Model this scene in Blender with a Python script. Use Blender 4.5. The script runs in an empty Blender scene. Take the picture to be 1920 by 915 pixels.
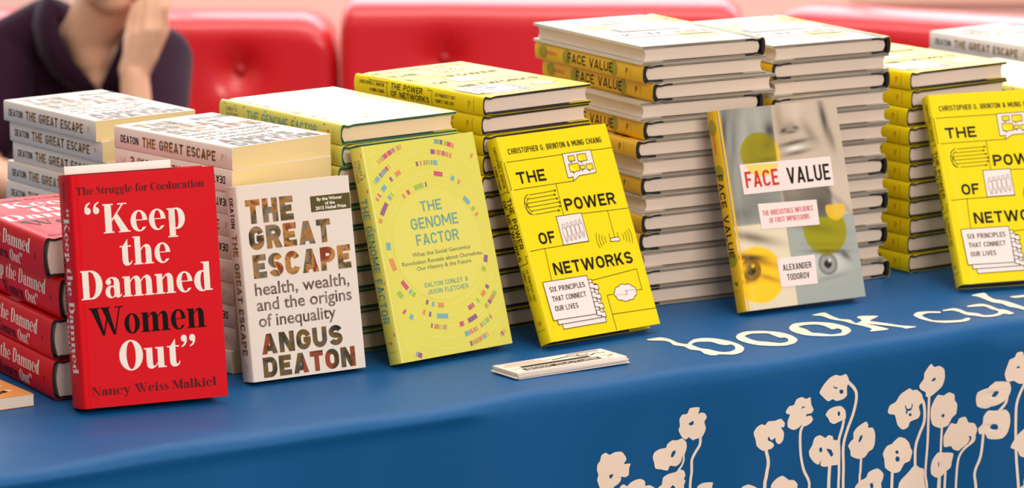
import bpy, bmesh, math, random
from mathutils import Vector, Matrix
from mathutils.geometry import tessellate_polygon
import numpy as np

C = bpy.context.scene.collection
scene = bpy.context.scene
TZ = 0.95                      # height of the table top above the floor
PI = math.pi

# ------------------------------------------------------------------ camera
CAM_P, CAM_R, CAM_H, CAM_F, CAM_PY = math.radians(10.7303), math.radians(-0.0894), 0.8924, 7000.0, 444.31
_cp, _sp = math.cos(CAM_P), math.sin(CAM_P)
_f, _r, _u = Vector((0, _cp, -_sp)), Vector((1, 0, 0)), Vector((0, _sp, _cp))
_cr, _sr = math.cos(CAM_R), math.sin(CAM_R)
cam_right, cam_up = _cr * _r + _sr * _u, -_sr * _r + _cr * _u
cd = bpy.data.cameras.new('camera')
cam = bpy.data.objects.new('camera', cd)
C.objects.link(cam)
M = Matrix.Identity(4)
for i in range(3):
    M[i][0], M[i][1], M[i][2] = cam_right[i], cam_up[i], -_f[i]
M[0][3], M[1][3], M[2][3] = 0, 0, CAM_H + TZ
cam.matrix_world = M
cd.sensor_width = 36.0
cd.lens = 36.0 * CAM_F / 1920
cd.shift_y = (CAM_PY - 457.5) / 1920
cd.clip_start, cd.clip_end = 0.1, 60
cd.dof.use_dof = True
cd.dof.focus_distance = 3.98
cd.dof.aperture_fstop = 8.5
scene.camera = cam

# ------------------------------------------------------------------ light
scene.view_settings.view_transform = 'Standard'
scene.view_settings.look = 'None'
scene.view_settings.gamma = 1
scene.view_settings.use_curve_mapping = False
scene.view_settings.exposure = 0.04
world = bpy.data.worlds.new('world')
scene.world = world
world.use_nodes = True
bg = world.node_tree.nodes['Background']
bg.inputs['Color'].default_value = (1.0, 0.92, 0.85, 1)
bg.inputs['Strength'].default_value = 0.5

def area(name, loc, target, sx, sy, power, col):
    l = bpy.data.lights.new(name, 'AREA')
    l.shape = 'RECTANGLE'; l.size = sx; l.size_y = sy; l.energy = power; l.color = col
    o = bpy.data.objects.new(name, l); C.objects.link(o)
    o.location = loc
    d = Vector(target) - Vector(loc)
    o.rotation_euler = d.to_track_quat('-Z', 'Y').to_euler()
    return o
area('ceiling_light', (0.3, 4.9, 3.7), (0.1, 4.3, 0.95), 3.2, 2.6, 84, (1.0, 0.93, 0.86))
area('wall_fill', (0.2, 6.9, 3.4), (0.0, 8.5, 0.9), 4.0, 0.8, 75, (1.0, 0.9, 0.84))  # unseen wash added to brighten the back wall and banquette
area('front_fill', (1.6, 0.4, 3.0), (0.0, 4.2, 1.0), 2.2, 1.6, 112, (1.0, 0.92, 0.84))  # fill added from the camera side to brighten covers and cloth drop
WINDOW_STRENGTH = 5.0

# ------------------------------------------------------------------ materials
def lin(h):
    h = h.lstrip('#')
    v = [int(h[i:i + 2], 16) / 255 for i in (0, 2, 4)]
    return tuple((c / 12.92 if c <= 0.04045 else ((c + 0.055) / 1.055) ** 2.4) for c in v) + (1,)

MATS = {}
def mat(name, col, rough=0.5, spec=0.5, noise=0, nscale=200, bump=0, bscale=900, sheen=0, coat=0):
    if name in MATS: return MATS[name]
    m = bpy.data.materials.new(name); m.use_nodes = True
    nt = m.node_tree; b = nt.nodes['Principled BSDF']
    c = lin(col)
    b.inputs['Base Color'].default_value = c
    b.inputs['Roughness'].default_value = rough
    b.inputs['Specular IOR Level'].default_value = spec
    if sheen:
        b.inputs['Sheen Weight'].default_value = sheen
        b.inputs['Sheen Roughness'].default_value = 0.4
    if coat:
        b.inputs['Coat Weight'].default_value = coat
        b.inputs['Coat Roughness'].default_value = 0.15
    tc = nt.nodes.new('ShaderNodeTexCoord')
    if noise:
        n = nt.nodes.new('ShaderNodeTexNoise'); n.inputs['Scale'].default_value = nscale
        mx = nt.nodes.new('ShaderNodeMix'); mx.data_type = 'RGBA'
        nt.links.new(tc.outputs['Object'], n.inputs['Vector'])
        nt.links.new(n.outputs['Fac'], mx.inputs['Factor'])
        mx.inputs[6].default_value = tuple(v * (1 - noise) for v in c[:3]) + (1,)
        mx.inputs[7].default_value = tuple(min(1, v * (1 + noise)) for v in c[:3]) + (1,)
        nt.links.new(mx.outputs[2], b.inputs['Base Color'])
    if bump:
        n2 = nt.nodes.new('ShaderNodeTexNoise'); n2.inputs['Scale'].default_value = bscale
        bp = nt.nodes.new('ShaderNodeBump'); bp.inputs['Strength'].default_value = bump
        bp.inputs['Distance'].default_value = 0.001
        nt.links.new(tc.outputs['Object'], n2.inputs['Vector'])
        nt.links.new(n2.outputs['Fac'], bp.inputs['Height'])
        nt.links.new(bp.outputs['Normal'], b.inputs['Normal'])
    MATS[name] = m
    return m

def pages_mat(name, c1, c2):
    """paper edge: fine leaves stacked along the thickness of the book"""
    m = bpy.data.materials.new(name); m.use_nodes = True
    nt = m.node_tree; b = nt.nodes['Principled BSDF']; b.inputs['Roughness'].default_value = 0.85
    tc = nt.nodes.new('ShaderNodeTexCoord'); mp = nt.nodes.new('ShaderNodeMapping')
    mp.inputs['Scale'].default_value = (6, 6, 2500)
    n = nt.nodes.new('ShaderNodeTexNoise'); n.inputs['Scale'].default_value = 1.0
    n.inputs['Detail'].default_value = 3
    mx = nt.nodes.new('ShaderNodeMix'); mx.data_type = 'RGBA'
    mx.inputs[6].default_value = lin(c1); mx.inputs[7].default_value = lin(c2)
    nt.links.new(tc.outputs['Object'], mp.inputs['Vector']); nt.links.new(mp.outputs['Vector'], n.inputs['Vector'])
    nt.links.new(n.outputs['Fac'], mx.inputs['Factor']); nt.links.new(mx.outputs[2], b.inputs['Base Color'])
    MATS[name] = m
    return m

def photo_ink(name, cols, scale, rough=0.5):
    """letters filled with a photograph: patches of brown, grey, olive"""
    m = bpy.data.materials.new(name); m.use_nodes = True
    nt = m.node_tree; b = nt.nodes['Principled BSDF']; b.inputs['Roughness'].default_value = rough; b.inputs['Specular IOR Level'].default_value = .2
    tc = nt.nodes.new('ShaderNodeTexCoord')
    n = nt.nodes.new('ShaderNodeTexNoise'); n.inputs['Scale'].default_value = scale
    n.inputs['Detail'].default_value = 5; n.inputs['Distortion'].default_value = 0.3
    cr = nt.nodes.new('ShaderNodeValToRGB'); cr.color_ramp.interpolation = 'LINEAR'
    e = cr.color_ramp.elements
    while len(e) < len(cols): e.new(0.5)
    for i, h in enumerate(cols):
        e[i].position = 0.36 + 0.28 * i / (len(cols) - 1); e[i].color = lin(h)
    nt.links.new(tc.outputs['Object'], n.inputs['Vector']); nt.links.new(n.outputs['Fac'], cr.inputs['Fac'])
    nt.links.new(cr.outputs['Color'], b.inputs['Base Color'])
    MATS[name] = m
    return m

def attr_mat(name, rough):
    m = bpy.data.materials.new(name); m.use_nodes = True
    nt = m.node_tree; b = nt.nodes['Principled BSDF']; b.inputs['Roughness'].default_value = rough; b.inputs['Specular IOR Level'].default_value = .4
    a = nt.nodes.new('ShaderNodeAttribute'); a.attribute_name = 'print'
    nt.links.new(a.outputs['Color'], b.inputs['Base Color'])
    MATS[name] = m
    return m

# ------------------------------------------------------------------ object helpers
def link(name, me, mats=(), parent=None):
    o = bpy.data.objects.new(name, me); C.objects.link(o)
    for m in mats: me.materials.append(m)
    if parent: o.parent = parent
    return o
def mesh_of(name, bm, smooth=None):
    me = bpy.data.meshes.new(name)
    bmesh.ops.recalc_face_normals(bm, faces=bm.faces[:]) if smooth == 'recalc' else None
    bm.to_mesh(me); bm.free()
    return me
def smooth(me, ang=35):
    me.shade_smooth(); me.set_sharp_from_angle(angle=math.radians(ang))
def thing(name, label, cat, loc=(0, 0, 0), rot=None, group=None):
    o = bpy.data.objects.new(name, None); C.objects.link(o)
    o.empty_display_size = 0.05
    o.location = loc
    if rot is not None: o.rotation_euler = rot
    o['label'] = label; o['category'] = cat
    if group: o['group'] = group
    return o
def copy_thing(src):
    r = src.copy(); C.objects.link(r)
    for ch in list(src.children):
        c = ch.copy(); C.objects.link(c); c.parent = r
        for g in list(ch.children):
            d = g.copy(); C.objects.link(d); d.parent = c
    return r
def struct(o):
    o['kind'] = 'structure'; return o
def box_bm(bm, a, b, mi=0, bevel=0):
    r = bmesh.ops.create_cube(bm, size=1)
    vs = r['verts']
    for v in vs:
        v.co = Vector((a[i] + (v.co[i] + .5) * (b[i] - a[i]) for i in range(3)))
    fs = {f for v in vs for f in v.link_faces}
    for f in fs: f.material_index = mi
    if bevel:
        es = list({e for v in vs for e in v.link_edges})
        bmesh.ops.bevel(bm, geom=es, offset=bevel, segments=2, affect='EDGES', profile=.5)

# ------------------------------------------------------------------ flat artwork (millimetres)
class Art:
    """flat coloured shapes; every entry is one polygon with holes or a triangle list"""
    def __init__(self): self.items = []          # (verts, tris, material name, layer)
    def poly(self, pts, m, layer=1, holes=()):
        rings = [[Vector((x, y, 0)) for x, y in pts]] + [[Vector((x, y, 0)) for x, y in h] for h in holes]
        tris = tessellate_polygon(rings)
        vs = [v for r in rings for v in r]
        self.items.append(([(v.x, v.y) for v in vs], tris, m, layer))
    def rect(self, x0, y0, x1, y1, m, layer=1): self.poly([(x0, y0), (x1, y0), (x1, y1), (x0, y1)], m, layer)
    def ell(self, cx, cy, rx, ry, m, layer=1, k=28):
        self.poly([(cx + rx * math.cos(2 * PI * i / k), cy + ry * math.sin(2 * PI * i / k)) for i in range(k)], m, layer)
    def line(self, pts, w, m, layer=1):
        for (x0, y0), (x1, y1) in zip(pts, pts[1:]):
            dx, dy = x1 - x0, y1 - y0; L = math.hypot(dx, dy) or 1
            nx, ny = -dy / L * w / 2, dx / L * w / 2; ex, ey = dx / L * w / 2, dy / L * w / 2
            self.poly([(x0 + nx - ex, y0 + ny - ey), (x0 - nx - ex, y0 - ny - ey), (x1 - nx + ex, y1 - ny + ey), (x1 + nx + ex, y1 + ny + ey)], m, layer)
    def arc(self, cx, cy, r, w, a0, a1, m, layer=1, k=None, clip=None):
        k = k or max(2, int(abs(a1 - a0) / 6))
        o = [(cx + (r + w / 2) * math.cos(math.radians(a0 + (a1 - a0) * i / k)), cy + (r + w / 2) * math.sin(math.radians(a0 + (a1 - a0) * i / k))) for i in range(k + 1)]
        n = [(cx + (r - w / 2) * math.cos(math.radians(a0 + (a1 - a0) * i / k)), cy + (r - w / 2) * math.sin(math.radians(a0 + (a1 - a0) * i / k))) for i in range(k + 1)]
        for i in range(k):
            if clip and not all(3 < q[0] < clip[0] - 3 and 3 < q[1] < clip[1] - 3 for q in (o[i], o[i + 1])): continue
            self.poly([o[i], o[i + 1], n[i + 1], n[i]], m, layer)
    def text(self, s, x0, x1, y, cap, m, layer=2, bold=0.0, y1=None, ang=0):
        """sans lettering fitted between x0 and x1 on baseline y with capital height cap"""
        if s.upper() == s:
            for poly in cap_text(s, x0, x1, y, cap, min(.27, .125 + 2 * bold), 0 if y1 is None else (y1 - y) / (x1 - x0)): self.poly(poly, m, layer)
            return
        vs, tris, (a, b), ch = sans(s, bold)
        sx, sy = (x1 - x0) / (b - a), cap / ch
        sl = 0 if y1 is None else (y1 - y) / (x1 - x0)
        P = [(x0 + (vx - a) * sx, y + vy * sy + (vx - a) * sx * sl) for vx, vy in vs]
        self.items.append((P, tris, m, layer))
    def didone(self, s, x0, x1, y, cap, m, layer=2):
        polys, adv = fat_text(s)
        sx, sy = (x1 - x0) / adv, cap / 100
        for outer, holes in polys:
            self.poly([(x0 + px * sx, y + py * sy) for px, py in outer], m, layer, [[(x0 + px * sx, y + py * sy) for px, py in h] for h in holes])
    def build(self, bm, fmap, slot, cutx=(), cuty=()):
        """cut the shapes along cutx / cuty, send them through fmap(x, y, lift) and add them to bm"""
        for vs, tris, m, layer in self.items:
            t = bmesh.new()
            bv = [t.verts.new((x, y, 0)) for x, y in vs]
            for tr in tris:
                try: t.faces.new([bv[i] for i in tr])
                except ValueError: pass
            xs = [v[0] for v in vs]; ys = [v[1] for v in vs]
            for cx in cutx:
                if min(xs) < cx < max(xs):
                    bmesh.ops.bisect_plane(t, geom=t.verts[:] + t.edges[:] + t.faces[:], plane_co=(cx, 0, 0), plane_no=(1, 0, 0))
            for cy in cuty:
                if min(ys) < cy < max(ys):
                    bmesh.ops.bisect_plane(t, geom=t.verts[:] + t.edges[:] + t.faces[:], plane_co=(0, cy, 0), plane_no=(0, 1, 0))
            t.verts.index_update()
            nv = [bm.verts.new(fmap(v.co.x, v.co.y, layer * 0.12)) for v in t.verts]
            for f in t.faces:
                if f.calc_area() < 1e-7: continue
                p = [nv[v.index] for v in f.verts]
                if f.normal.z < 0: p.reverse()
                try: nf = bm.faces.new(p)
                except ValueError: continue
                nf.material_index = slot[m]
            t.free()
    def mats(self): return sorted({i[2] for i in self.items})

# condensed sans capitals drawn as strokes of constant width (real units, not stretched)
SW = {'I': .2, 'M': .78, 'W': .92, 'J': .42, 'L': .48, 'E': .5, 'F': .48, 'T': .54, ' ': .3, '.': .2, 'A': .62, 'V': .6, 'N': .6, 'C': .55, 'S': .54, '&': .62}
def cap_text(s, x0, x1, y, h, wt, slope=0):
    """polygons of the text fitted between x0 and x1; wt is stroke width over capital height"""
    gap = .16 - .28 * wt; nat = [SW.get(c, .57) for c in s]; total = sum(nat) * h + gap * h * (len(s) - 1)
    k = (x1 - x0) / total; t = wt * h; out = []; x = x0
    for c, n in zip(s, nat):
        w = n * h * k
        for poly in cap_glyph(c, w, h, min(t, w * .45) if c not in 'I.' else min(t, w)): out.append([(x + px, y + py + (x + px - x0) * slope) for px, py in poly])
        x += w + gap * h * k
    return out
def cap_glyph(c, w, h, t):
    a, b, lo, hi, m = t / 2, w - t / 2, t / 2, h - t / 2, h / 2
    rx = (b - a) / 2; ry = min(rx * 1.05, h * .3); cx = w / 2
    polys = []
    def strip(pts):
        L, R = [], []
        n = len(pts); closed = pts[0] == pts[-1]
        for i, (px, py) in enumerate(pts):
            p0 = pts[i - 1] if i else (pts[-2] if closed else pts[0]); p1 = pts[i + 1] if i < n - 1 else (pts[1] if closed else pts[-1])
            d0 = Vector((px - p0[0], py - p0[1])); d1 = Vector((p1[0] - px, p1[1] - py))
            if d0.length < 1e-9: d0 = d1
            if d1.length < 1e-9: d1 = d0
            d0.normalize(); d1.normalize(); d = d0 + d1
            d = d.normalized() if d.length > 1e-6 else d1
            nn = Vector((-d.y, d.x)); q = max(.55, abs(nn.dot(Vector((-d1.y, d1.x))))); o = t / 2 / q
            L.append((px + nn.x * o, py + nn.y * o)); R.append((px - nn.x * o, py - nn.y * o))
        for i in range(n - 1): polys.append([L[i], R[i], R[i + 1], L[i + 1]])
    def R_(x0, y0, x1, y1): polys.append([(x0, y0), (x1, y0), (x1, y1), (x0, y1)])
    def diag(xb, xt, y0=0, y1=h):
        th = t * math.hypot(xt - xb, y1 - y0) / (y1 - y0) / 1.0
        polys.append([(xb - th / 2, y0), (xb + th / 2, y0), (xt + th / 2, y1), (xt - th / 2, y1)]); return th
    arc = lambda cx_, cy_, rx_, ry_, a0, a1, k=8: [(cx_ + rx_ * math.cos(math.radians(a0 + (a1 - a0) * i / k)), cy_ + ry_ * math.sin(math.radians(a0 + (a1 - a0) * i / k))) for i in range(k + 1)]
    V = lambda x: R_(x - t / 2, 0, x + t / 2, h)
    Hh = lambda yy, x0, x1: R_(x0, yy - t / 2, x1, yy + t / 2)
    if c == 'I': V(cx)
    elif c == '.': R_(cx - t / 2, 0, cx + t / 2, t)
    elif c == 'T': V(cx); Hh(hi, 0, w)
    elif c == 'H': V(a); V(b); Hh(m, a, b)
    elif c == 'L': V(a); Hh(lo, a, w)
    elif c in 'EF':
        V(a); Hh(hi, a, w); Hh(m, a, w * .88)
        if c == 'E': Hh(lo, a, w)
    elif c in 'ODQ':
        if c == 'D': strip([(a, hi), (cx, hi)] + arc(cx, hi - ry, rx, ry, 90, 0) + arc(cx, lo + ry, rx, ry, 0, -90) + [(a, lo)]); V(a)
        else: strip(arc(cx, hi - ry, rx, ry, 0, 180, 12) + arc(cx, lo + ry, rx, ry, 180, 360, 12) + [(b, hi - ry)])
    elif c == 'U': strip([(a, h)] + arc(cx, lo + ry, rx, ry, 180, 360, 12) + [(b, h)])
    elif c == 'J': strip([(b, h)] + arc(cx, lo + ry, rx, ry, 0, -170, 10))
    elif c in 'CG':
        e = arc(cx, hi - ry, rx, ry, 12, 180, 12) + arc(cx, lo + ry, rx, ry, 180, 348 if c == 'C' else 360, 12)
        if c == 'G': e += [(b, m - t * .1)]; Hh(m - t * .1, cx, w)
        strip(e)
    elif c == 'S':
        q = (hi - lo) / 4
        strip(arc(cx, hi - q, rx, q, 15, 90, 5) + arc(cx, hi - q, rx, q, 100, 250, 9) + arc(cx, lo + q, rx, q, 70, -90, 10) + arc(cx, lo + q, rx, q, -100, -165, 5))
    elif c in 'PRB':
        V(a); q = (hi - m + t * .1) / 2; top = arc(w - rx - t / 2, hi - q, rx, q, 90, -90, 10)
        strip([(a, hi)] + top + [(a, top[-1][1])])
        if c == 'R':
            yb = top[-1][1]; polys.append([(cx - t * .35, yb), (cx + t * .75, yb), (w + t * .08, 0), (w - t * 1.1, 0)])
        if c == 'B': q2 = (top[-1][1] - lo) / 2; strip([(a, top[-1][1])] + arc(w - rx - t / 2, lo + q2, rx, q2, 90, -90, 10) + [(a, lo)])
    elif c == 'A': diag(t * .52, cx); diag(w - t * .52, cx); Hh(h * .27, w * .2, w * .8)
    elif c == 'V': diag(cx, t * .52); diag(cx, w - t * .52)
    elif c == 'N': V(a); V(b); diag(w - t * .62, t * .62)
    elif c == 'M': V(a); V(b); diag(cx, t * .62, h * .25, h); diag(cx, w - t * .62, h * .25, h)
    elif c == 'W': diag(w * .27, t * .5); diag(w * .27, cx); diag(w * .73, cx); diag(w * .73, w - t * .5)
    elif c == 'K': V(a); diag(a + t * .3, w - t * .6, h * .36, h); polys.append([(w * .32, h * .5), (w * .32 + t * 1.1, h * .66), (w, 0), (w - t * 1.25, 0)])
    elif c == 'X': diag(t * .6, w - t * .6); diag(w - t * .6, t * .6)
    elif c == 'Y': R_(cx - t / 2, 0, cx + t / 2, h * .46); diag(cx, t * .6, h * .4, h); diag(cx, w - t * .6, h * .4, h)
    elif c == '&':
        q = (hi - lo) / 4
        strip([(b, lo)] + [(a + rx * .5, hi - q * .8)] + arc(cx - rx * .1, hi - q * .75, rx * .55, q * .75, 180, 0, 8) + [(a + rx * .15, lo + q * 1.5)] + arc(cx - rx * .2, lo + q, rx * .8, q, 160, 340, 8) + [(b, m)])
    return polys
_sans = {}
def sans(s, bold):
    k = (s, bold)
    if k in _sans: return _sans[k]
    def tri(body):
        cu = bpy.data.curves.new('t', 'FONT'); cu.body = body; cu.size = 1; cu.offset = bold; cu.resolution_u = 3
        o = bpy.data.objects.new('t', cu); C.objects.link(o)
        dg = bpy.context.evaluated_depsgraph_get(); ev = o.evaluated_get(dg); me = ev.to_mesh()
        me.calc_loop_triangles()
        vs = [(v.co.x, v.co.y) for v in me.vertices]; tr = [tuple(t.vertices) for t in me.loop_triangles]
        ev.to_mesh_clear(); bpy.data.objects.remove(o); bpy.data.curves.remove(cu)
        return vs, tr
    if ('H', bold, 'h') not in _sans:
        hv, _ = tri('H'); _sans[('H', bold, 'h')] = max(v[1] for v in hv)
    vs, tr = tri(s)
    xs = [v[0] for v in vs]
    _sans[k] = (vs, tr, (min(xs), max(xs)), _sans[('H', bold, 'h')])
    return _sans[k]

# fat face serif letters drawn as polygons: capital height 100, x-height 70
def _arc(cx, cy, rx, ry, a0, a1, k=14):
    return [(cx + rx * math.cos(math.radians(a0 + (a1 - a0) * i / k)), cy + ry * math.sin(math.radians(a0 + (a1 - a0) * i / k))) for i in range(k + 1)]
def _R(x0, y0, x1, y1): return ([(x0, y0), (x1, y0), (x1, y1), (x0, y1)], [])
def _E(cx, cy, rx, ry): return (_arc(cx, cy, rx, ry, 0, 340, 17), [])
def _O(cx, cy, rx, ry, hx, hy, dx=0): return (_arc(cx, cy, rx, ry, 0, 345, 23), [_arc(cx + dx, cy, hx, hy, 0, 345, 23)])
def _P(*p): return (list(p), [])
def _stroke(pts):
    L = []; Rr = []
    for i, (x, y, w) in enumerate(pts):
        a = pts[max(0, i - 1)]; b = pts[min(len(pts) - 1, i + 1)]
        dx, dy = b[0] - a[0], b[1] - a[1]; d = math.hypot(dx, dy) or 1
        L.append((x - dy / d * w / 2, y + dx / d * w / 2)); Rr.append((x + dy / d * w / 2, y - dx / d * w / 2))
    return [([L[i], Rr[i], Rr[i + 1], L[i + 1]], []) for i in range(len(pts) - 1)]
def _stem(x, h, foot=True, w=24): return [_R(x, 0, x + w, h), _P((x - 8, h - 4.5), (x + w, h - 4.5), (x + w, h), (x - 6, h))] + ([_R(x - 7, 0, x + w + 8, 4.5)] if foot else [])
def _arch(x): return [_P((x + 44, 0), (x + 44, 46), (x + 42, 58), (x + 36, 67), (x + 26, 71), (x + 15, 68), (x + 7, 62), (x, 54), (x, 48), (x + 7, 56), (x + 13, 62), (x + 18, 61), (x + 20, 54), (x + 20, 0)), _R(x + 13, 0, x + 52, 4.5)]
_quote = lambda x: [_E(x + 14, 80, 12, 12), _P((x + 2, 80), (x + 3, 92), (x + 10, 104), (x + 24, 110), (x + 25, 106), (x + 15, 99), (x + 11, 90), (x + 12, 82))]
def _flip(l, cx, cy): return [([(2 * cx - a, 2 * cy - b) for a, b in o], h) for o, h in l]
_S = lambda k, w=1: _stroke([(56 * w, 76 * k, 4), (52 * w, 88 * k, 5 * k), (42 * w, 96 * k, 6 * k), (30 * w, 97 * k, 8 * k), (18 * w, 90 * k, 15 * k), (15 * w, 76 * k, 22 * k), (26 * w, 62 * k, 25 * k), (42 * w, 46 * k, 26 * k), (54 * w, 30 * k, 24 * k), (52 * w, 14 * k, 17 * k), (40 * w, 4 * k, 8 * k), (24 * w, 3 * k, 6 * k), (12 * w, 9 * k, 5 * k), (6 * w, 25 * k, 4)])
_e = [(_arc(33, 35, 33, 37, 8, 325, 24) + _arc(36, 35, 14, 32, 315, 184, 12) + [(21, 36), (66, 36)], [_arc(34, 39, 13, 28, 0, 180, 12)])]
_c = [(_arc(33, 35, 33, 37, 35, 325, 22) + _arc(37, 35, 16, 33, 315, 45, 18), []), _E(54, 54, 10, 10)]
GLYPH = {
 'K': (102, [_R(7, 0, 33, 100), _R(0, 0, 41, 4.5), _R(0, 95.5, 41, 100), _P((33, 38), (82, 98), (75, 98), (33, 46)), _R(58, 95.5, 94, 100), _P((40, 52), (54, 68), (98, 2), (68, 2)), _R(58, 0, 104, 4.5)]),
 'e': (68, _e), 'c': (66, _c),
 'p': (72, [_R(7, -30, 31, 68), _R(0, -30, 39, -25.5), _R(0, 65.5, 31, 70), _O(38, 34, 32, 37, 10, 32, -3)]),
 't': (52, [_P((10, 64), (10, 18), (13, 6), (22, -1), (36, -1), (46, 5), (51, 16), (47, 16), (42, 8), (36, 8), (34, 16), (34, 94), (28, 86), (18, 74), (10, 68)), _R(1, 65.5, 48, 70)]),
 'h': (84, _stem(7, 100) + _arch(31)), 'n': (84, _stem(7, 70) + _arch(31)), 'm': (128, _stem(7, 70) + _arch(31) + _arch(75)),
 'D': (92, [_R(0, 0, 40, 4.5), _R(0, 95.5, 40, 100), ([(7, 0), (38, 0)] + _arc(40, 50, 47, 50, -90, 90, 16) + [(38, 100), (7, 100)], [[(33, 5), (38, 5)] + _arc(38, 50, 22, 45, -90, 90, 14) + [(38, 95), (33, 95)]])]),
 'a': (68, [_P((60, 8), (60, 50), (56, 62), (47, 69), (33, 72), (18, 70), (9, 64), (14, 60), (26, 67), (33, 66), (37, 58), (37, 8)), _E(15, 55, 11, 10), _P((37, 43), (24, 41), (24, 37), (37, 38)), _O(24, 21, 23, 22, 9, 18, 5), _P((37, 14), (42, 2), (54, -1), (64, 4), (68, 12), (64, 10), (60, 8), (58, 14))]),
 'd': (80, [_R(42, 0, 66, 100), _R(33, 95.5, 66, 100), _R(42, 0, 76, 4.5), _O(34, 34, 33, 37, 11, 32, 4)]),
 'W': (146, [_P((6, 97), (35, 97), (64, 0), (53, 0)), _P((56, 0), (62, 0), (80, 66), (76, 78)), _P((54, 97), (83, 97), (112, 0), (101, 0)), _P((104, 0), (110, 0), (135, 97), (129, 97)), _R(-2, 95.5, 44, 100), _R(48, 95.5, 92, 100), _R(112, 95.5, 148, 100)]),
 'o': (70, [_O(34, 34.5, 34, 37, 13, 33)]), 'O': (94, [_O(46, 50, 46, 52, 18, 47.5)]),
 'u': (84, [_R(7, 16, 31, 70), _R(-1, 65.5, 31, 70), _R(51, 0, 75, 70), _R(42, 65.5, 75, 70), _R(51, 0, 84, 4.5), _P((7, 18), (9, 7), (16, 0), (27, -2), (40, 3), (51, 13), (51, 20), (44, 11), (37, 7), (32, 10), (31, 20))]),
 'T': (96, [_R(34, 0, 61, 100), _R(24, 0, 71, 4.5), _R(2, 95, 93, 100), _P((2, 100), (2, 70), (5, 70), (18, 96)), _P((93, 100), (93, 70), (90, 70), (77, 96))]),
 'S': (66, _S(1)), 's': (50, _S(.7, .8)),
 'r': (60, _stem(7, 70) + [_P((31, 46), (36, 60), (44, 69), (52, 71), (52, 67), (44, 63), (37, 54), (31, 40)), _E(50, 60, 10, 10)]),
 'g': (70, [_O(30, 46, 27, 26, 10, 22), _O(32, -14, 31, 16, 18, 9), _E(60, 66, 8, 7), _P((46, 62), (58, 70), (60, 66), (48, 57)), _P((14, 28), (6, 14), (10, 2), (30, 2), (56, 0), (56, 8), (26, 12), (16, 16), (20, 26))]),
 'l': (40, _stem(7, 100)), 'i': (40, _stem(7, 70) + [_E(19, 88, 12, 12)]),
 'f': (52, [_R(12, 0, 36, 84), _R(4, 0, 46, 4.5), _R(1, 65.5, 48, 70), _P((12, 80), (16, 93), (26, 101), (42, 102), (52, 96), (46, 97), (38, 97), (36, 84)), _E(47, 91, 9, 9)]),
 'C': (88, [(_arc(46, 50, 46, 52, 40, 320, 26) + _arc(50, 50, 22, 48, 310, 50, 20), []), _P((80, 66), (84, 66), (84, 100), (80, 100), (74, 88)), _P((82, 30), (85, 30), (78, 12), (74, 16))]),
 'N': (98, [_R(12, 0, 17, 100), _R(78, 0, 83, 100), _P((6, 100), (32, 100), (83, 0), (72, 0)), _R(0, 95.5, 30, 100), _R(2, 0, 28, 4.5), _R(66, 95.5, 96, 100)]),
 'y': (80, [_P((5, 68), (33, 68), (52, 14), (44, -6)), _P((74, 68), (68, 68), (36, -22), (42, -24)), _E(27, -22, 11, 10), _R(-2, 65.5, 41, 70), _R(54, 65.5, 84, 70)]),
 'M': (118, [_R(10, 0, 15, 100), _R(84, 0, 110, 100), _P((6, 100), (34, 100), (68, 12), (56, 0)), _P((56, 0), (62, 0), (92, 100), (86, 100)), _R(0, 95.5, 30, 100), _R(0, 0, 27, 4.5), _R(84, 95.5, 118, 100), _R(76, 0, 118, 4.5)]),
 'k': (84, _stem(7, 100) + [_P((31, 26), (68, 68), (61, 68), (31, 33)), _R(46, 65.5, 78, 70), _P((38, 38), (50, 50), (80, 2), (54, 2)), _R(46, 0, 86, 4.5)]),
 '\u201c': (68, _quote(0) + _quote(33)), '\u201d': (68, _flip(_quote(0) + _quote(33), 30, 86)), ' ': (34, []),
}
def fat_text(s):
    x = 0; out = []
    for ch in s:
        a, polys = GLYPH[ch]
        for o, hs in polys: out.append(([(px + x, py) for px, py in o], [[(px + x, py) for px, py in h] for h in hs]))
        x += a + 4
    return out, x - 4
# ------------------------------------------------------------------ book colours
mat('keep_jacket', '#d90b1b', .45, .12); mat('ge_cover', '#ebddd0', .45, .2); mat('gen_jacket', '#e0d85c', .3, .6)
mat('net_jacket', '#efd713', .38, .2); mat('fv_jacket', '#efbd22', .4, .2); mat('fv_pale', '#d9d2c4', .4, .2)
mat('white_ink', '#f6e9dc', .42, .2); mat('black_ink', '#0d0908', .5, .1); mat('dark_red_ink', '#52070e', .5, .2)
mat('orange_ink', '#d9772e', .42, .2); mat('olive_ink', '#5a5126', .42, .2); mat('brown_ink', '#5d4438', .42, .2)
mat('pink_white', '#f3e2dc', .42, .2); mat('pale_disc', '#e3da66', .3, .6); mat('ring_ink', '#ece592', .3, .6)
mat('teal_ink', '#6fa39b', .3, .6); mat('grey_green_ink', '#7d8a5e', .3, .6); mat('magenta_ink', '#d2577a', .3, .6)
mat('purple_ink', '#96608c', .3, .6); mat('blue_ink', '#7cb0b6', .3, .6); mat('green_ink', '#a3bf55', .3, .6)
mat('coral_ink', '#e08f5e', .3, .6); mat('net_ink', '#221b10', .5, .2); mat('scribble_ink', '#8f8377', .4, .2)
mat('face_red', '#d8392f', .4, .2); mat('pale_yellow', '#f0d76a', .42, .2); mat('red_ink', '#d9545a', .42, .2); mat('olive_dot', '#a79b1e', .4, .2); mat('logo_ink', '#d8902c', .4, .2)
mat('logo_dark', '#6d5210', .4, .2); mat('taupe_ink', '#8a7a72', .42, .2); mat('logo_pale', '#e0b9a4', .42, .2)
mat('black_cloth', '#15110f', .7); mat('green_cloth', '#1f5a4c', .6); mat('grey_board', '#8c7f70', .75); mat('dark_board', '#2a241e', .7)
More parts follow.
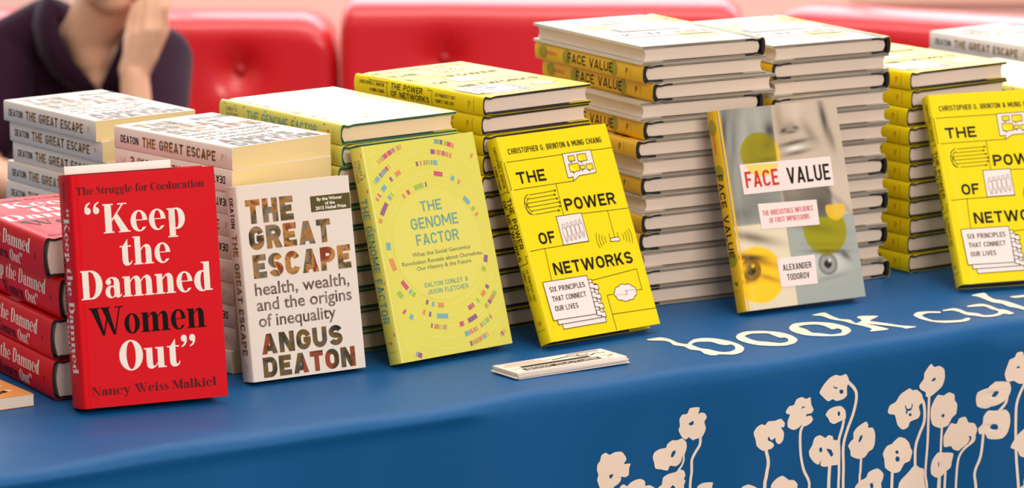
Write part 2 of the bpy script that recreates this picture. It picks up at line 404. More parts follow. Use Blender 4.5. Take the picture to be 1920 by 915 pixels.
pages_mat('cream_pages', '#f0d9a2', '#e2c78c'); pages_mat('pink_pages', '#efdccb', '#dcc5b2'); pages_mat('warm_pages', '#efd9b5', '#dfc49c')
photo_ink('photo_letters', ['#3a2d22', '#6b5a45', '#b07a34', '#7d7368', '#5b4a22', '#c48a4a', '#8c3d24'], 26, .42)
photo_ink('photo_letters_dark', ['#2a2620', '#4b4234', '#7a5c2a', '#5c544b', '#3c3a1c', '#9a4a30'], 26, .42)
photo_ink('photo_small', ['#4b3a30', '#6d5a50', '#8a7a72', '#5d4438'], 40, .42)
attr_mat('print', .4)

DIM = {'keep': (.1538, .2399, .043), 'ge': (.1371, .2082, .0246), 'gen': (.1565, .2386, .0232), 'net': (.1574, .2381, .0224), 'fv': (.1684, .2350, .0216)}

# ------------------------------------------------------------------ artwork of the five titles
def logo(a, x, y, h, m, layer=1):
    a.text('P', x, x + h * .55, y, h, m, layer, .03)
def keep_art():
    f = Art(); w, b, d = 'white_ink', 'black_ink', 'dark_red_ink'
    f.didone('The Struggle for Coeducation', 5, 142, 219.3, 8, d)
    f.didone('\u201cKeep', 12, 119.5, 178.4, 30, w); f.didone('the', 47, 101.5, 144, 29, w)
    f.didone('Damned', 3.8, 145.5, 111.8, 29.8, w); f.didone('Women', 10.8, 135, 74, 28.8, b)
    f.didone('Out\u201d', 39.5, 124.8, 36, 30.5, w); f.didone('Nancy Weiss Malkiel', 8.6, 142, 12.4, 9.3, d)
    s = Art()
    s.didone('Malkiel', 6, 26, 25, 6, d)
    s.didone('\u201cKeep the Damned', 34, 205, 21.5, 15, w)
    s.didone('Women', 84, 142, 5, 12.5, b); s.didone('Out\u201d', 148, 184, 5, 12.5, w); logo(s, 216, 17, 6, d)
    return f, s
def ge_art():
    f = Art(); p, q = 'photo_letters', 'photo_letters_dark'
    f.text('THE', 9.6, 66.5, 167.3, 25.6, p, 2, .07); f.text('GREAT', 10.4, 109.5, 139.3, 25, p, 2, .07); f.text('ESCAPE', 12.1, 131, 109, 25.2, p, 2, .07)
    f.text('health, wealth,', 11.7, 126.5, 91, 13, 'photo_small', 2, .012); f.text('and the origins', 12.3, 127.7, 74.6, 13, 'photo_small', 2, .012)
    f.text('of inequality', 12.9, 106.5, 57.5, 13, 'photo_small', 2, .012)
    f.text('ANGUS', 13.5, 112, 28, 21.6, q, 2, .07); f.text('DEATON', 13.2, 125.4, 3.2, 21.6, q, 2, .07)
    f.rect(88, 172.6, 136.6, 189.6, 'olive_ink', 1)
    f.text('By the Winner', 96, 127, 184.2, 3.4, 'white_ink', 2, .03); f.text('of the', 105.5, 117.5, 179.4, 3.4, 'white_ink', 2, .03); f.text('2015 Nobel Prize', 93.5, 131, 174.6, 3.6, 'white_ink', 2, .03)
    s = Art()
    s.text('DEATON', 12, 44, 7.6, 8.2, 'black_ink', 2, .01); s.text('THE GREAT ESCAPE', 51, 180, 6.4, 11.2, p, 2, .035); logo(s, 190, 8.5, 7.5, 'logo_pale', 2)
    s.line([(197.5, 8), (197.5, 16.5)], .5, 'logo_pale', 2)
    return f, s
def gen_art():
    f = Art(); cx, cy = 78.5, 121.0
    rnd = random.Random(4)
    f.ell(cx, cy, 61, 61, 'pale_disc', 1, 48)
    for r in (67, 79, 91, 103, 115, 127): f.arc(cx, cy, r, .6, 0, 360, 'ring_ink', 1, 90, (156, 238))
    W, H = 156, 238
    cols = ['magenta_ink', 'purple_ink', 'blue_ink', 'green_ink', 'coral_ink']
    def dash(r, a, ln, m, w=5.2):
        da = math.degrees(ln / r)
        px, py = cx + r * math.cos(math.radians(a + da / 2)), cy + r * math.sin(math.radians(a + da / 2))
        if 5 < px < W - 4 and 4 < py < H - 4 and 5 < cx + r * math.cos(math.radians(a)) < W - 3 and 5 < cx + r * math.cos(math.radians(a + da)) < W - 3:
            f.arc(cx, cy, r, w, a, a + da, m, 2, 3)
    for r, lst in ((67, [(94, 13, 3), (90, 2, 1), (112, 4, 0), (119, 3, 4), (36, 10, 2), (28, 4, 3), (22, 3, 4), (-24, 8, 1), (-33, 5, 3), (-110, 3, 2), (-103, 8, 4), (-117, 3, 1), (-150, 11, 0), (-138, 3, 2), (-134, 4, 3), (186, 14, 4), (176, 2.5, 2), (171, 6, 2)]),
                   (79, [(72, 12, 0), (60, 5, 2), (54, 3, 4), (138, 15, 1), (131, 4, 2), (128, 2, 3), (152, 5, 4), (20, 3, 1), (15, 2, 4), (-20, 14, 0), (-45, 4, 1), (-53, 7, 4), (-60, 3, 3), (-66, 2, 1), (-71, 6, 0), (-104, 15, 2), (-112, 3, 1), (-118, 3, 4), (-146, 8, 3), (8, 4, 0), (2, 3, 1)]),
                   (91, [(111, 8, 4), (120, 3, 1), (128, 7, 2), (136, 2, 0), (139, 3, 4), (30, 16, 3), (143, 12, 4), (153, 3, 3), (94, 3, 1), (91, 2, 4), (-47, 8, 3), (-52, 3, 1), (-57, 2, 4), (-76, 14, 1), (-84, 6, 0), (-106, 5, 4), (-109, 2, 1), (-128, 5, 2), (-134, 3, 0)])):
        for a, ln, c in lst: dash(r, a, ln, cols[c])
    for r in (91, 103, 115, 127):
        for k in range({91: 6, 103: 12, 115: 15, 127: 18}[r]):
            a = rnd.uniform(0, 360)
            for j in range(rnd.randint(3, 7)):
                ln = rnd.choice([.8, 1.0, 1.2, 1.2, 1.6, 3, 6])
                dash(r, a, ln, rnd.choice(cols)); a += math.degrees((ln + rnd.choice([.9, 1.4, 2.2])) / r)
    t = 'teal_ink'
    f.text('THE', 64, 93.7, 159, 11.4, t, 3, .012); f.text('GENOME', 46.8, 112.7, 140.8, 12.2, t, 3, .012); f.text('FACTOR', 50.3, 109.6, 122.9, 12.1, t, 3, .012)
    g = 'grey_green_ink'
    f.text('What the Social Genomics', 41.4, 122.3, 111.4, 4.4, g, 3, .008); f.text('Revolution Reveals about Ourselves,', 25, 138.3, 103, 4.4, g, 3, .008)
    f.text('Our History & the Future', 44, 120.4, 96, 4.4, g, 3, .008)
    f.text('DALTON CONLEY &', 50.1, 111, 76.5, 5.1, t, 3, .008); f.text('JASON FLETCHER', 52, 110, 68.6, 5.1, t, 3, .008)
    s = Art()
    s.text('CONLEY &', 14, 36, 13, 4.3, 'taupe_ink', 2); s.text('FLETCHER', 14, 38, 6.8, 4.3, 'taupe_ink', 2)
    s.text('THE GENOME FACTOR', 56, 194, 6.2, 11.2, t, 2, .015); logo(s, 214, 9, 6.5, 'logo_ink', 2)
    for x, c in ((8, 'coral_ink'), (30, 'green_ink'), (47, 'magenta_ink'), (90, 'blue_ink'), (148, 'coral_ink'), (205, 'magenta_ink')): s.rect(x, 19.2, x + 4, 20.8, c, 1)
    s.line([(225, 5), (225, 18)], .4, 'grey_green_ink', 2)
    return f, s
def net_art():
    f = Art(); k, w = 'net_ink', 'pink_white'; L = .75
    def outlined(pts, m=w, lay=2): f.poly(pts, m, lay); f.line(pts + [pts[0]], L, k, lay + 1)
    f.text('CHRISTOPHER G. BRINTON & MUNG CHIANG', 11, 145, 216.8, 6.6, k, 2, .012)
    f.line([(1, 208.3), (157, 209.2)], L, k); f.line([(1, 208.3), (1, 176), (90.7, 176.8)], L, k)
    f.text('THE', 13, 53.2, 181.8, 13.6, k, 2, .035); f.text('POWER', 68.5, 142, 144, 14, k, 2, .035); f.text('OF', 20.3, 43.4, 110.2, 13.6, k, 2, .035)
    f.text('NETWORKS', 29.4, 143.2, 73.6, 14, k, 2, .035)
    outlined([(84.3, 209.4), (125.7, 210), (125.1, 183), (100, 181.9), (89.9, 176.6), (91.2, 181.6), (83.5, 181.2)])
    for x, y, ww, hh in ((91, 200, 9, 6), (104, 198.5, 13, 8), (89, 187.5, 14, 9), (104.5, 189, 6.5, 4.5), (113.5, 187.5, 9, 6.5)):
        outlined([(x, y), (x + ww * .3, y), (x + ww * .25, y - 2), (x + ww * .55, y), (x + ww, y), (x + ww, y + hh), (x, y + hh)], 'net_jacket', 4)
    f.line([(64.3, 176.4), (63.2, 139.4)], L, k); f.line([(52, 139.2), (157, 137)], L, k); f.line([(126.5, 137.5), (126.5, 106)], L, k)
    for i, (x0, x1) in enumerate(((24, 62), (20, 60), (19, 62), (19, 64), (20, 63), (25, 60))):
        f.line([(x0, 168 - i * 4.6), (x1, 169 - i * 4.6)], L, k); f.line([(x1 - 2.4, 169.8 - i * 4.6), (x1, 169 - i * 4.6), (x1 - 2.4, 167.6 - i * 4.6)], L, k)
    f.arc(27, 157, 13, L, 110, 250, k); f.arc(27, 157, 10, L, 120, 240, k); f.arc(22, 161, 7, L, 100, 250, k); f.arc(22, 152, 7, L, 110, 250, k)
    outlined([(52.4, 139.2), (88.5, 139.4), (88.4, 106.2), (51.9, 105.9)])
    g = 'scribble_ink'
    for i in range(5):
        x = 58.5 + i * 6.2; y = 128 + i * .7
        f.arc(x, y, 1.7, .55, 0, 360, g, 4, 12); f.line([(x - 2.6, y - 3), (x + 2.6, y - 3), (x + 2.6, y - 12), (x + 1, y - 19), (x - 1, y - 19), (x - 2.6, y - 12), (x - 2.6, y - 3)], .55, g, 4); f.line([(x, y - 12), (x, y - 18)], .5, g, 4)
    f.line([(1, 104.6), (25, 105.3), (88.8, 105.9)], L, k); f.line([(25, 105.4), (22.6, 67.7)], L, k)
    outlined([(118.5, 102), (120, 105.5), (131.5, 105.7), (132.8, 102.4), (131.5, 101)])
    f.line([(119.5, 105.5), (119.5, 111)], L, k); f.line([(131.5, 105.7), (131.5, 111)], L, k)
    for r in (9, 13, 17, 21): f.arc(121, 105, r, L, 155, 205, k); f.arc(130, 105, r, L, -25, 25, k)
    for dx, dy in ((10.5, -11), (5.2, -5.2)):
        outlined([(10 + dx, 67.8 + dy), (72 + dx, 67.8 + dy), (72 + dx, 23.2 + dy), (10.5 + dx, 23.2 + dy)], w, 2 if dx > 6 else 4)
    outlined([(10, 67.8), (72.1, 67.7), (71.4, 22.8), (10.8, 23.5)], w, 6)
    for y in (56, 45, 34, 24): outlined([(72, y + 3), (78, y + 2.4), (78.4, y), (84, y - .4), (84, y - 6), (78, y - 5.5), (78, y - 4), (72, y - 3)], w, 6)
    f.text('SIX PRINCIPLES', 15.9, 65.8, 55.2, 6, k, 8, .01); f.text('THAT CONNECT', 16, 64, 44.3, 6, k, 8, .01); f.text('OUR LIVES', 16.4, 49.3, 33.2, 6, k, 8, .01)
    f.line([(73.5, 61), (145, 66.4), (144.8, 42.2), (137.5, 42.3)], L, k); f.line([(102.3, 42), (93.6, 41.8), (93.7, 1.5)], L, k); f.line([(93.7, 19.6), (157, 18.6)], L, k)
    pts = [(120 + 15.5 * math.cos(a) * (1 + .07 * abs(math.sin(4.5 * a))), 41.6 + 9 * math.sin(a) * (1 + .14 * abs(math.sin(4.5 * a)))) for a in [2 * PI * i / 54 for i in range(54)]]
    outlined(pts)
    for i in range(6): f.rect(107 + i * 2.3, 40 - .2 * i, 108 + i * 2.3, 40.7 - .2 * i, k, 4); f.rect(121 + i * 2.3, 43, 122 + i * 2.3, 43.7, k, 4)
    f.arc(120, 41.5, 2.4, .6, -90, 90, k, 4)
    s = Art()
    s.text('CHRISTOPHER G. BRINTON', 10, 57, 13.2, 3.9, k, 2); s.text('& MUNG CHIANG', 30, 57, 6, 3.9, k, 2)
    s.text('THE POWER', 70, 129, 12.6, 6.8, k, 2, .025); s.text('OF NETWORKS', 70, 141, 4, 6.8, k, 2, .025)
    s.text('SIX PRINCIPLES THAT', 152, 189, 13.2, 3.8, k, 2); s.text('CONNECT OUR LIVES', 152, 187, 6.6, 3.8, k, 2); logo(s, 212, 7.5, 8, 'logo_ink', 2)
    s.line([(28, 20.8), (28, 18.6), (64, 18.6)], .7, k); s.line([(64, 19.5), (62, 16), (63, 2)], .7, k); s.line([(138, 20.8), (138, 18.6), (146, 18.8), (146, 2)], .7, k); s.line([(222, 4), (222, 18.5)], .5, k)
    return f, s
def fv_art():
    f = Art(); w, k = 'pink_white', 'net_ink'
    sx = 1.045
    def q(p): return [(x * sx, y) for x, y in p]
    f.poly(q([(19.3, 169.5), (142, 168.4), (141.4, 133.8), (19.5, 134.4)]), w, 5)
    f.poly(q([(35.5, 122), (114.4, 119.6), (113.6, 90), (35.8, 92)]), w, 5); f.poly(q([(49.5, 56.6), (100.7, 55.8), (99, 21.8), (49.8, 22.6)]), w, 5)
    f.poly([(px, min(py, 168.6)) for px, py in [(49 * sx + 26 * math.cos(math.radians(a)), 179 + 26 * math.sin(math.radians(a))) for a in range(204, 340, 8)]], 'pale_yellow', 6)
    f.text('FACE', 24 * sx, 68 * sx, 141.6, 19, 'face_red', 8, .015); f.text('VALUE', 80 * sx, 138 * sx, 141.2, 19, k, 6, .015)
    f.text('THE IRRESISTIBLE INFLUENCE', 40 * sx, 108 * sx, 107.4, 6, 'red_ink', 6, .005); f.text('OF FIRST IMPRESSIONS', 47.8 * sx, 101.5 * sx, 98.2, 6, 'red_ink', 6, .005)
    f.text('ALEXANDER', 55.7 * sx, 94.2 * sx, 41.2, 7.2, k, 6, .01); f.text('TODOROV', 59.4 * sx, 89.5 * sx, 29.6, 7.2, k, 6, .01)
    s = Art()
    s.ell(19, 10.8, 9.5, 7.6, 'olive_dot', 1); s.text('TODOROV', 22, 50, 8.6, 4.6, 'red_ink', 2, .01)
    s.ell(72, 10.8, 9.5, 8.6, 'olive_dot', 1); s.ell(173, 10.8, 9.5, 8.6, 'olive_dot', 1); s.text('FACE VALUE', 74, 172, 5.4, 11, k, 2, .02)
    logo(s, 200, 7.5, 7.5, 'logo_dark', 2); s.line([(210, 6), (210, 16)], .4, 'logo_dark', 2)
    return f, s

def fv_picture(bm, fmap, slot, nx, ny, W, H):
    """the printed collage of the cover: four panels of a face with coloured discs, as point colours"""
    X, Y = np.meshgrid(np.linspace(0, 1, nx), np.linspace(0, 1, ny))
    x, y = X * 160, Y * 235
    c = np.zeros(x.shape + (3,))
    hexc = lambda h: np.array(lin(h)[:3])
    def over(mask, col, a=1.0):
        m = np.clip(mask, 0, 1)[..., None] * a
        c[:] = c * (1 - m) + hexc(col) * m
    def mul(mask, col):
        m = np.clip(mask, 0, 1)[..., None]
        c[:] = c * (1 - m) + c * hexc(col) * m * 1.35
    st = lambda v, w=1.0: 1 / (1 + np.exp(-np.clip(v / w * 4, -40, 40)))
    g = lambda px, py, sx, sy, rot=0: np.exp(-(((x - px) * math.cos(rot) + (y - py) * math.sin(rot)) / sx) ** 2 - (((y - py) * math.cos(rot) - (x - px) * math.sin(rot)) / sy) ** 2)
    disc = lambda px, py, r: st(r - np.hypot(x - px, y - py), .8)
    xb = 72 + (y - 235) * .035
    lefttop, righttop = st(xb - x) * st(y - 99), st(x - xb) * st(y - 98)
    over(lefttop, '#9d9c93'); over(righttop, '#cdbaa5')
    over(st(69 - x) * st(99 - y), '#e9d9bb'); over(st(x - 69) * st(98 - y), '#a7aca4')
    soft = lambda x0, x1, y0, y1, w=3: st(x - x0, w) * st(x1 - x, w) * st(y - y0, w) * st(y1 - y, w)
    over(lefttop * st(40 - x, 12) * st(y - 130, 20), '#8b8a82', .7); over(lefttop * g(7, 212, 4, 30, -.22), '#4d4b46', .85); over(lefttop * g(15, 190, 3, 30, -.2), '#6a6862', .6)
    over(lefttop * g(30, 200, 7, 50, -.2), '#b7b6ad', .7); over(lefttop * g(52, 222, 9, 26, .1), '#b3b1a7', .7)
    over(lefttop * g(66, 206, 7, 10), '#3c3833', .95); over(lefttop * g(60, 190, 10, 7, .5), '#5d5a52', .7); over(lefttop * g(56, 172, 14, 3, .05), '#4a4530', .8); over(lefttop * g(40, 125, 30, 14), '#7d7b73', .7); over(lefttop * g(14, 112, 20, 10), '#6a6962', .7)
    over(righttop * g(80, 218, 6, 24), '#a8957f', .8); over(righttop * g(104, 222, 7, 20), '#dccab4', .8); over(righttop * g(92, 207, 12, 8), '#8d7b69', .7)
    over(righttop * g(84, 204, 4.5, 2.6, .3), '#2f2822', .95); over(righttop * g(101, 206, 4.5, 2.2, -.2), '#3c332c', .9); over(righttop * g(93, 201.5, 9, 1.8), '#54473c', .85)
    over(righttop * g(118, 200, 6, 16, .5), '#8f7d6a', .7); over(righttop * g(140, 214, 4.5, 24, .08), '#38312b', .92); over(righttop * g(146, 190, 4, 16, .15), '#6e6051', .7)
    over(righttop * g(95, 184, 24, 6.5, .12), '#5a4b3f', .9); over(righttop * g(96, 182.5, 17, 3.8, .1), '#f4ead9', 1); over(righttop * g(97, 176.5, 18, 2.4, .1), '#6d5848', .85); over(righttop * g(96, 189, 20, 1.8, .12), '#463a31', .85)
    over(righttop * soft(70, 134, 97, 150), '#6a645a', .88); over(righttop * g(84, 134, 12, 10), '#a3927e', .6); over(righttop * g(120, 112, 14, 14), '#4b4741', .7)
    over(righttop * g(146, 112, 4, 26, .75), '#47433d', .9); over(righttop * st(x - 136, 2) * st(150 - y, 8), '#d8c6b2', .55)
    # left eye
    L = st(69 - x) * st(99 - y)
    over(L * g(22, 84, 34, 6, -.28), '#5b4a36', .8); over(L * g(22, 58, 30, 5, -.35), '#6a573f', .75); over(L * g(34, 36, 22, 3.5, -.4), '#6d5a41', .6); over(L * g(8, 34, 14, 3), '#6d5a41', .7)
    over(L * disc(14, 47, 13), '#7b6b4c'); over(L * disc(14, 47, 6), '#1e1914'); over(L * g(5, 50, 6, 5), '#efe3c8', .6); over(L * g(17, 51, 2, 2), '#fff4dd', .9); over(L * g(16, 61, 20, 3.2, -.1), '#2d241b', .9)
    # right eye
    Rr = st(x - 69) * st(98 - y)
    over(Rr * g(105, 88, 32, 6, -.28), '#6d6b62', .8); over(Rr * g(118, 44, 25, 12), '#d9d8cf', .9); over(Rr * disc(116, 43, 13), '#7c7d78'); over(Rr * disc(116, 43, 10), '#9a9b95'); over(Rr * disc(116, 43, 5), '#1d1c1a'); over(Rr * g(119, 47, 2, 2), '#f5f3ea', .9)
    over(Rr * g(118, 58, 26, 3, -.1), '#38352f', .9); over(Rr * g(141, 51, 9, 4, -.7), '#45423b', .85); over(Rr * g(118, 66, 28, 2.6, -.1), '#7b7a72', .6); over(Rr * g(120, 27, 24, 2.4, .12), '#8b8c86', .6)
    # discs
    mul(disc(49, 179, 26) * lefttop, '#d0c000'); over(disc(49, 179, 26) * lefttop, '#9c9018', .45); over(disc(49, 179, 26) * righttop, '#f2c320', .9)
    mul(disc(23, 40, 33) * L, '#ffd428'); mul(disc(119, 83, 29) * Rr, '#d2c400'); over(disc(119, 83, 29) * Rr, '#a09a10', .35); over(disc(137, 106, 13) * st(106 - y + 6), '#f0c12a', .9)
    lay = bm.verts.layers.float_color.get('print') or bm.verts.layers.float_color.new('print')
    V = []
    for j in range(ny):
        row = []
        for i in range(nx):
            v = bm.verts.new(fmap(X[j, i] * W, Y[j, i] * H, .1)); v[lay] = (*c[j, i], 1); row.append(v)
        V.append(row)
    for j in range(ny - 1):
        for i in range(nx - 1):
            bm.faces.new((V[j][i], V[j][i + 1], V[j + 1][i + 1], V[j + 1][i])).material_index = slot

# ------------------------------------------------------------------ book bodies
JOINT = .003
def zdip(x): return .0013 * math.exp(-((x - .0095) / .0045) ** 2) + .0004 * math.exp(-((x - .03) / .03) ** 2)
def spine_xz(a, T, d, b):
    return JOINT - (JOINT + b - d) * max(0, math.sin(a)) ** .6, T / 2 + (T / 2 - d) * math.cos(a)
def c_path(W, T, d, b, flap=None):
    xs = [W, .12, .07, .04, .026, .019, .015, .012, .0095, .007, .005]
    p = [(min(x, W), T - d - zdip(x)) for x in xs]
    sp = [spine_xz(a, T, d, b) for a in [PI * k / 16 for k in range(17)]]
    q = [(x, d + zdip(x)) for x, z in reversed(p)]
    if flap: p = [(W - .03, T - flap), (W, T - flap)] + p; q = q + [(W, flap), (W - .03, flap)]
    return p + sp + q
def strip(bm, outer, inner, y0, y1, mi=lambda x: 0):
    n = len(outer)
    rows = [[bm.verts.new((x, y, z)) for x, z in path] for path in (outer, inner) for y in (y0, y1)]
    o0, o1, i0, i1 = rows
    def face(*v, m=0):
        try: bm.faces.new(v).material_index = m
        except ValueError: pass
    for k in range(n - 1):
        m = mi((outer[k][0] + outer[k + 1][0]) / 2)
        face(o0[k], o0[k + 1], o1[k + 1], o1[k], m=m); face(i0[k + 1], i0[k], i1[k], i1[k + 1], m=m)
        face(o0[k + 1], o0[k], i0[k], i0[k + 1], m=m); face(o1[k], o1[k + 1], i1[k + 1], i1[k], m=m)
    for k in (0, n - 1): face(o0[k], o1[k], i1[k], i0[k], m=mi(outer[k][0]))
def page_block(W, H, T, z, x0, inset, m, hard):
    bm = bmesh.new(); n = 8
    pts = [(x0 - (.003 * math.sin(PI * k / n) if hard else 0), T - z - (T - 2 * z) * k / n) for k in range(n + 1)]
    xf = W - (.0042 if hard else .0003)
    pts += [(xf - (.0022 * math.sin(PI * k / n) if hard else 0), z + (T - 2 * z) * k / n) for k in range(n + 1)]
    lo = [bm.verts.new((x, inset, zz)) for x, zz in pts]; hi = [bm.verts.new((x, H - inset, zz)) for x, zz in pts]
    bm.faces.new(lo); bm.faces.new(hi[::-1])
    for k in range(len(pts)):
        j = (k + 1) % len(pts); bm.faces.new((lo[j], lo[k], hi[k], hi[j]))
    bmesh.ops.recalc_face_normals(bm, faces=bm.faces[:])
    me = mesh_of('page_block', bm); me.materials.append(MATS[m]); smooth(me, 40)
    return me
def hard_meshes(kind, jacket, case_mats, pages, art, quarter=None, picture=None, rest=None):
    W, H, T = DIM[kind]; b = .0022 if kind != 'keep' else .004
    f, s = art
    bm = bmesh.new()
    outer, inner = c_path(W, T, 0, b, .0031), c_path(W - .0003, T, .0003, b, .0028)
    strip(bm, outer, inner, 0, H, (lambda x: 0 if x < .0045 else 1) if rest else (lambda x: 0))
    bmesh.ops.recalc_face_normals(bm, faces=bm.faces[:])
    names = [jacket] + ([rest] if rest else []); names += [m for m in sorted(set(f.mats() + s.mats())) if m not in names]
    slot = {m: i for i, m in enumerate(names)}
    fm = lambda x, y, l: (x / 1000, y / 1000, T - zdip(x / 1000) + l / 1000)
    def sm(x, y, l):
        z = min(max(y / 1000, .0003), T - .0003); a = math.acos((z - T / 2) / (T / 2))
        px, pz = spine_xz(a, T, 0, b)
        return (px - l / 1000 * math.sin(a), H - x / 1000, pz + l / 1000 * math.cos(a))
    if picture:
        slot['print'] = len(names); names.append('print')
        fv_picture(bm, fm, slot['print'], picture[0], picture[1], W * 1000, H * 1000)
    f.build(bm, fm, slot, cutx=(5, 7, 9.5, 12, 15, 19, 26, 40, 70, 110)); s.build(bm, sm, slot, cuty=[T * 1000 * k / 14 for k in range(1, 14)])
    jm = mesh_of('dust_jacket', bm)
    for n in names: jm.materials.append(MATS[n])
    smooth(jm, 40)
    bm = bmesh.new()
    strip(bm, c_path(W - .0006, T, .0004, b), c_path(W - .0006, T, .0026, b - (.0025 if quarter else 0)), .0003, H - .0003, (lambda x: 0 if x < quarter else 1) if quarter else (lambda x: 0))
    bmesh.ops.recalc_face_normals(bm, faces=bm.faces[:])
    cm = mesh_of('cover_boards', bm)
    for n in case_mats: cm.materials.append(MATS[n])
    smooth(cm, 40)
    return [('dust_jacket', jm), ('cover_boards', cm), ('page_block', page_block(W, H, T, .0037, .0078 if quarter else .0052, .003, pages, True))]
def soft_meshes(kind, cover, pages, art, dims=None):
    W, H, T = dims or DIM[kind]; f, s = art
    def path(d): return [(W, T - d), (.05, T - d), (.0018, T - d), (.0008, T - d - .0003), (d, T - .0014), (d, .0014), (.0008, d + .0003), (.0018, d), (.05, d), (W, d)]
    bm = bmesh.new(); strip(bm, path(0), path(.0004), 0, H); bmesh.ops.recalc_face_normals(bm, faces=bm.faces[:])
    names = [cover] + [m for m in sorted(set(f.mats() + s.mats())) if m != cover]; slot = {m: i for i, m in enumerate(names)}
    f.build(bm, lambda x, y, l: (x / 1000, y / 1000, T + l / 1000), slot)
    s.build(bm, lambda x, y, l: (-l / 1000, H - x / 1000, y / 1000), slot)
    me = mesh_of('paper_cover', bm)
    for n in names: me.materials.append(MATS[n])
    smooth(me, 50)
    return [('paper_cover', me), ('page_block', page_block(W, H, T, .0005, .0006, .0002, pages, False))]

KINDS = {
    'keep': hard_meshes('keep', 'keep_jacket', ['black_cloth'], 'pink_pages', keep_art()),
    'ge': soft_meshes('ge', 'ge_cover', 'cream_pages', ge_art()),
    'gen': hard_meshes('gen', 'gen_jacket', ['green_cloth'], 'warm_pages', gen_art()),
    'net': hard_meshes('net', 'net_jacket', ['dark_board'], 'pink_pages', net_art()),
    'fv': hard_meshes('fv', 'fv_jacket', ['black_cloth', 'grey_board'], 'pink_pages', fv_art(), quarter=.026, picture=(110, 160), rest='fv_pale'),
}
KNAME = {'keep': 'hardcover_book', 'ge': 'paperback_book', 'gen': 'hardcover_book', 'net': 'hardcover_book', 'fv': 'hardcover_book'}
PROTO = {}
def book(kind, label, group=None):
    """first use builds the book with its parts, later uses copy it part by part"""
    if kind not in PROTO:
        t = thing(KNAME[kind], label, 'book')
        for n, me in KINDS[kind]: link(n, me, (), t)
        PROTO[kind] = t
    else:
        t = copy_thing(PROTO[kind]); t['label'] = label
    if group: t['group'] = group
    elif 'group' in t: del t['group']
    return t
def stand(kind, x, y, yaw, lean, label, group):
    t = book(kind, label, group); W, H, T = DIM[kind]
    u = Vector((math.cos(yaw), math.sin(yaw), 0)); n0 = Vector((math.sin(yaw), -math.cos(yaw), 0)); z = Vector((0, 0, 1))
    v = math.cos(lean) * z - math.sin(lean) * n0; n = math.cos(lean) * n0 + math.sin(lean) * z
    o = Vector((x, y, T * math.sin(lean) + TZ + .0008)) - n * T
    m = Matrix((u, v, n)).transposed().to_4x4(); m.translation = o
    t.matrix_world = m
    return t
ORD = ['topmost', 'second from the top', 'third from the top', 'fourth from the top', 'fifth from the top', 'sixth from the top', 'seventh from the top', 'eighth from the top', 'ninth from the top', 'tenth from the top', 'eleventh from the top', 'twelfth from the top', 'thirteenth from the top', 'fourteenth from the top']
def stack(kind, x, y, yaw, order, lab, group, jit=.003, scale=(1, 1, 1), seed=1, offs=None, gap=.00006):
    """order lists the books from the top: N spine outwards, R turned round, F upside down"""
    W, H, T = DIM[kind]; W *= scale[0]; H *= scale[1]; T *= scale[2]; rnd = random.Random(seed); n = len(order)
    for k, o in enumerate(order):
        z = TZ + (n - 1 - k) * (T + gap) + .0004
        a = yaw + (rnd.uniform(-1, 1) * jit * 4 if k else 0)
        dx, dy = (rnd.uniform(-1, 1) * jit, rnd.uniform(-1, 1) * jit) if k else (0, 0)
        if offs and k in offs: dx, dy = offs[k][0], offs[k][1]
        u = Vector((math.cos(yaw), math.sin(yaw), 0)); b = Vector((-math.sin(yaw), math.cos(yaw), 0))
        c = Vector((x, y, z)) + u * dx + b * dy
        what = lab(k) if callable(lab) else lab
        t = book(kind, what.replace('#', ORD[k] if k < n - 1 or n < 3 else 'bottom book'), group)
        if scale != (1, 1, 1): t.scale = scale
        if o == 'N': t.location = c; t.rotation_euler = (0, 0, a)
        elif o == 'R': t.location = c + u * W + b * H; t.rotation_euler = (0, 0, a + PI)
        elif o == 'F':
            t.matrix_world = Matrix.Translation(c + b * H + Vector((0, 0, T))) @ Matrix.Rotation(a, 4, 'Z') @ Matrix.Rotation(PI, 4, 'X')
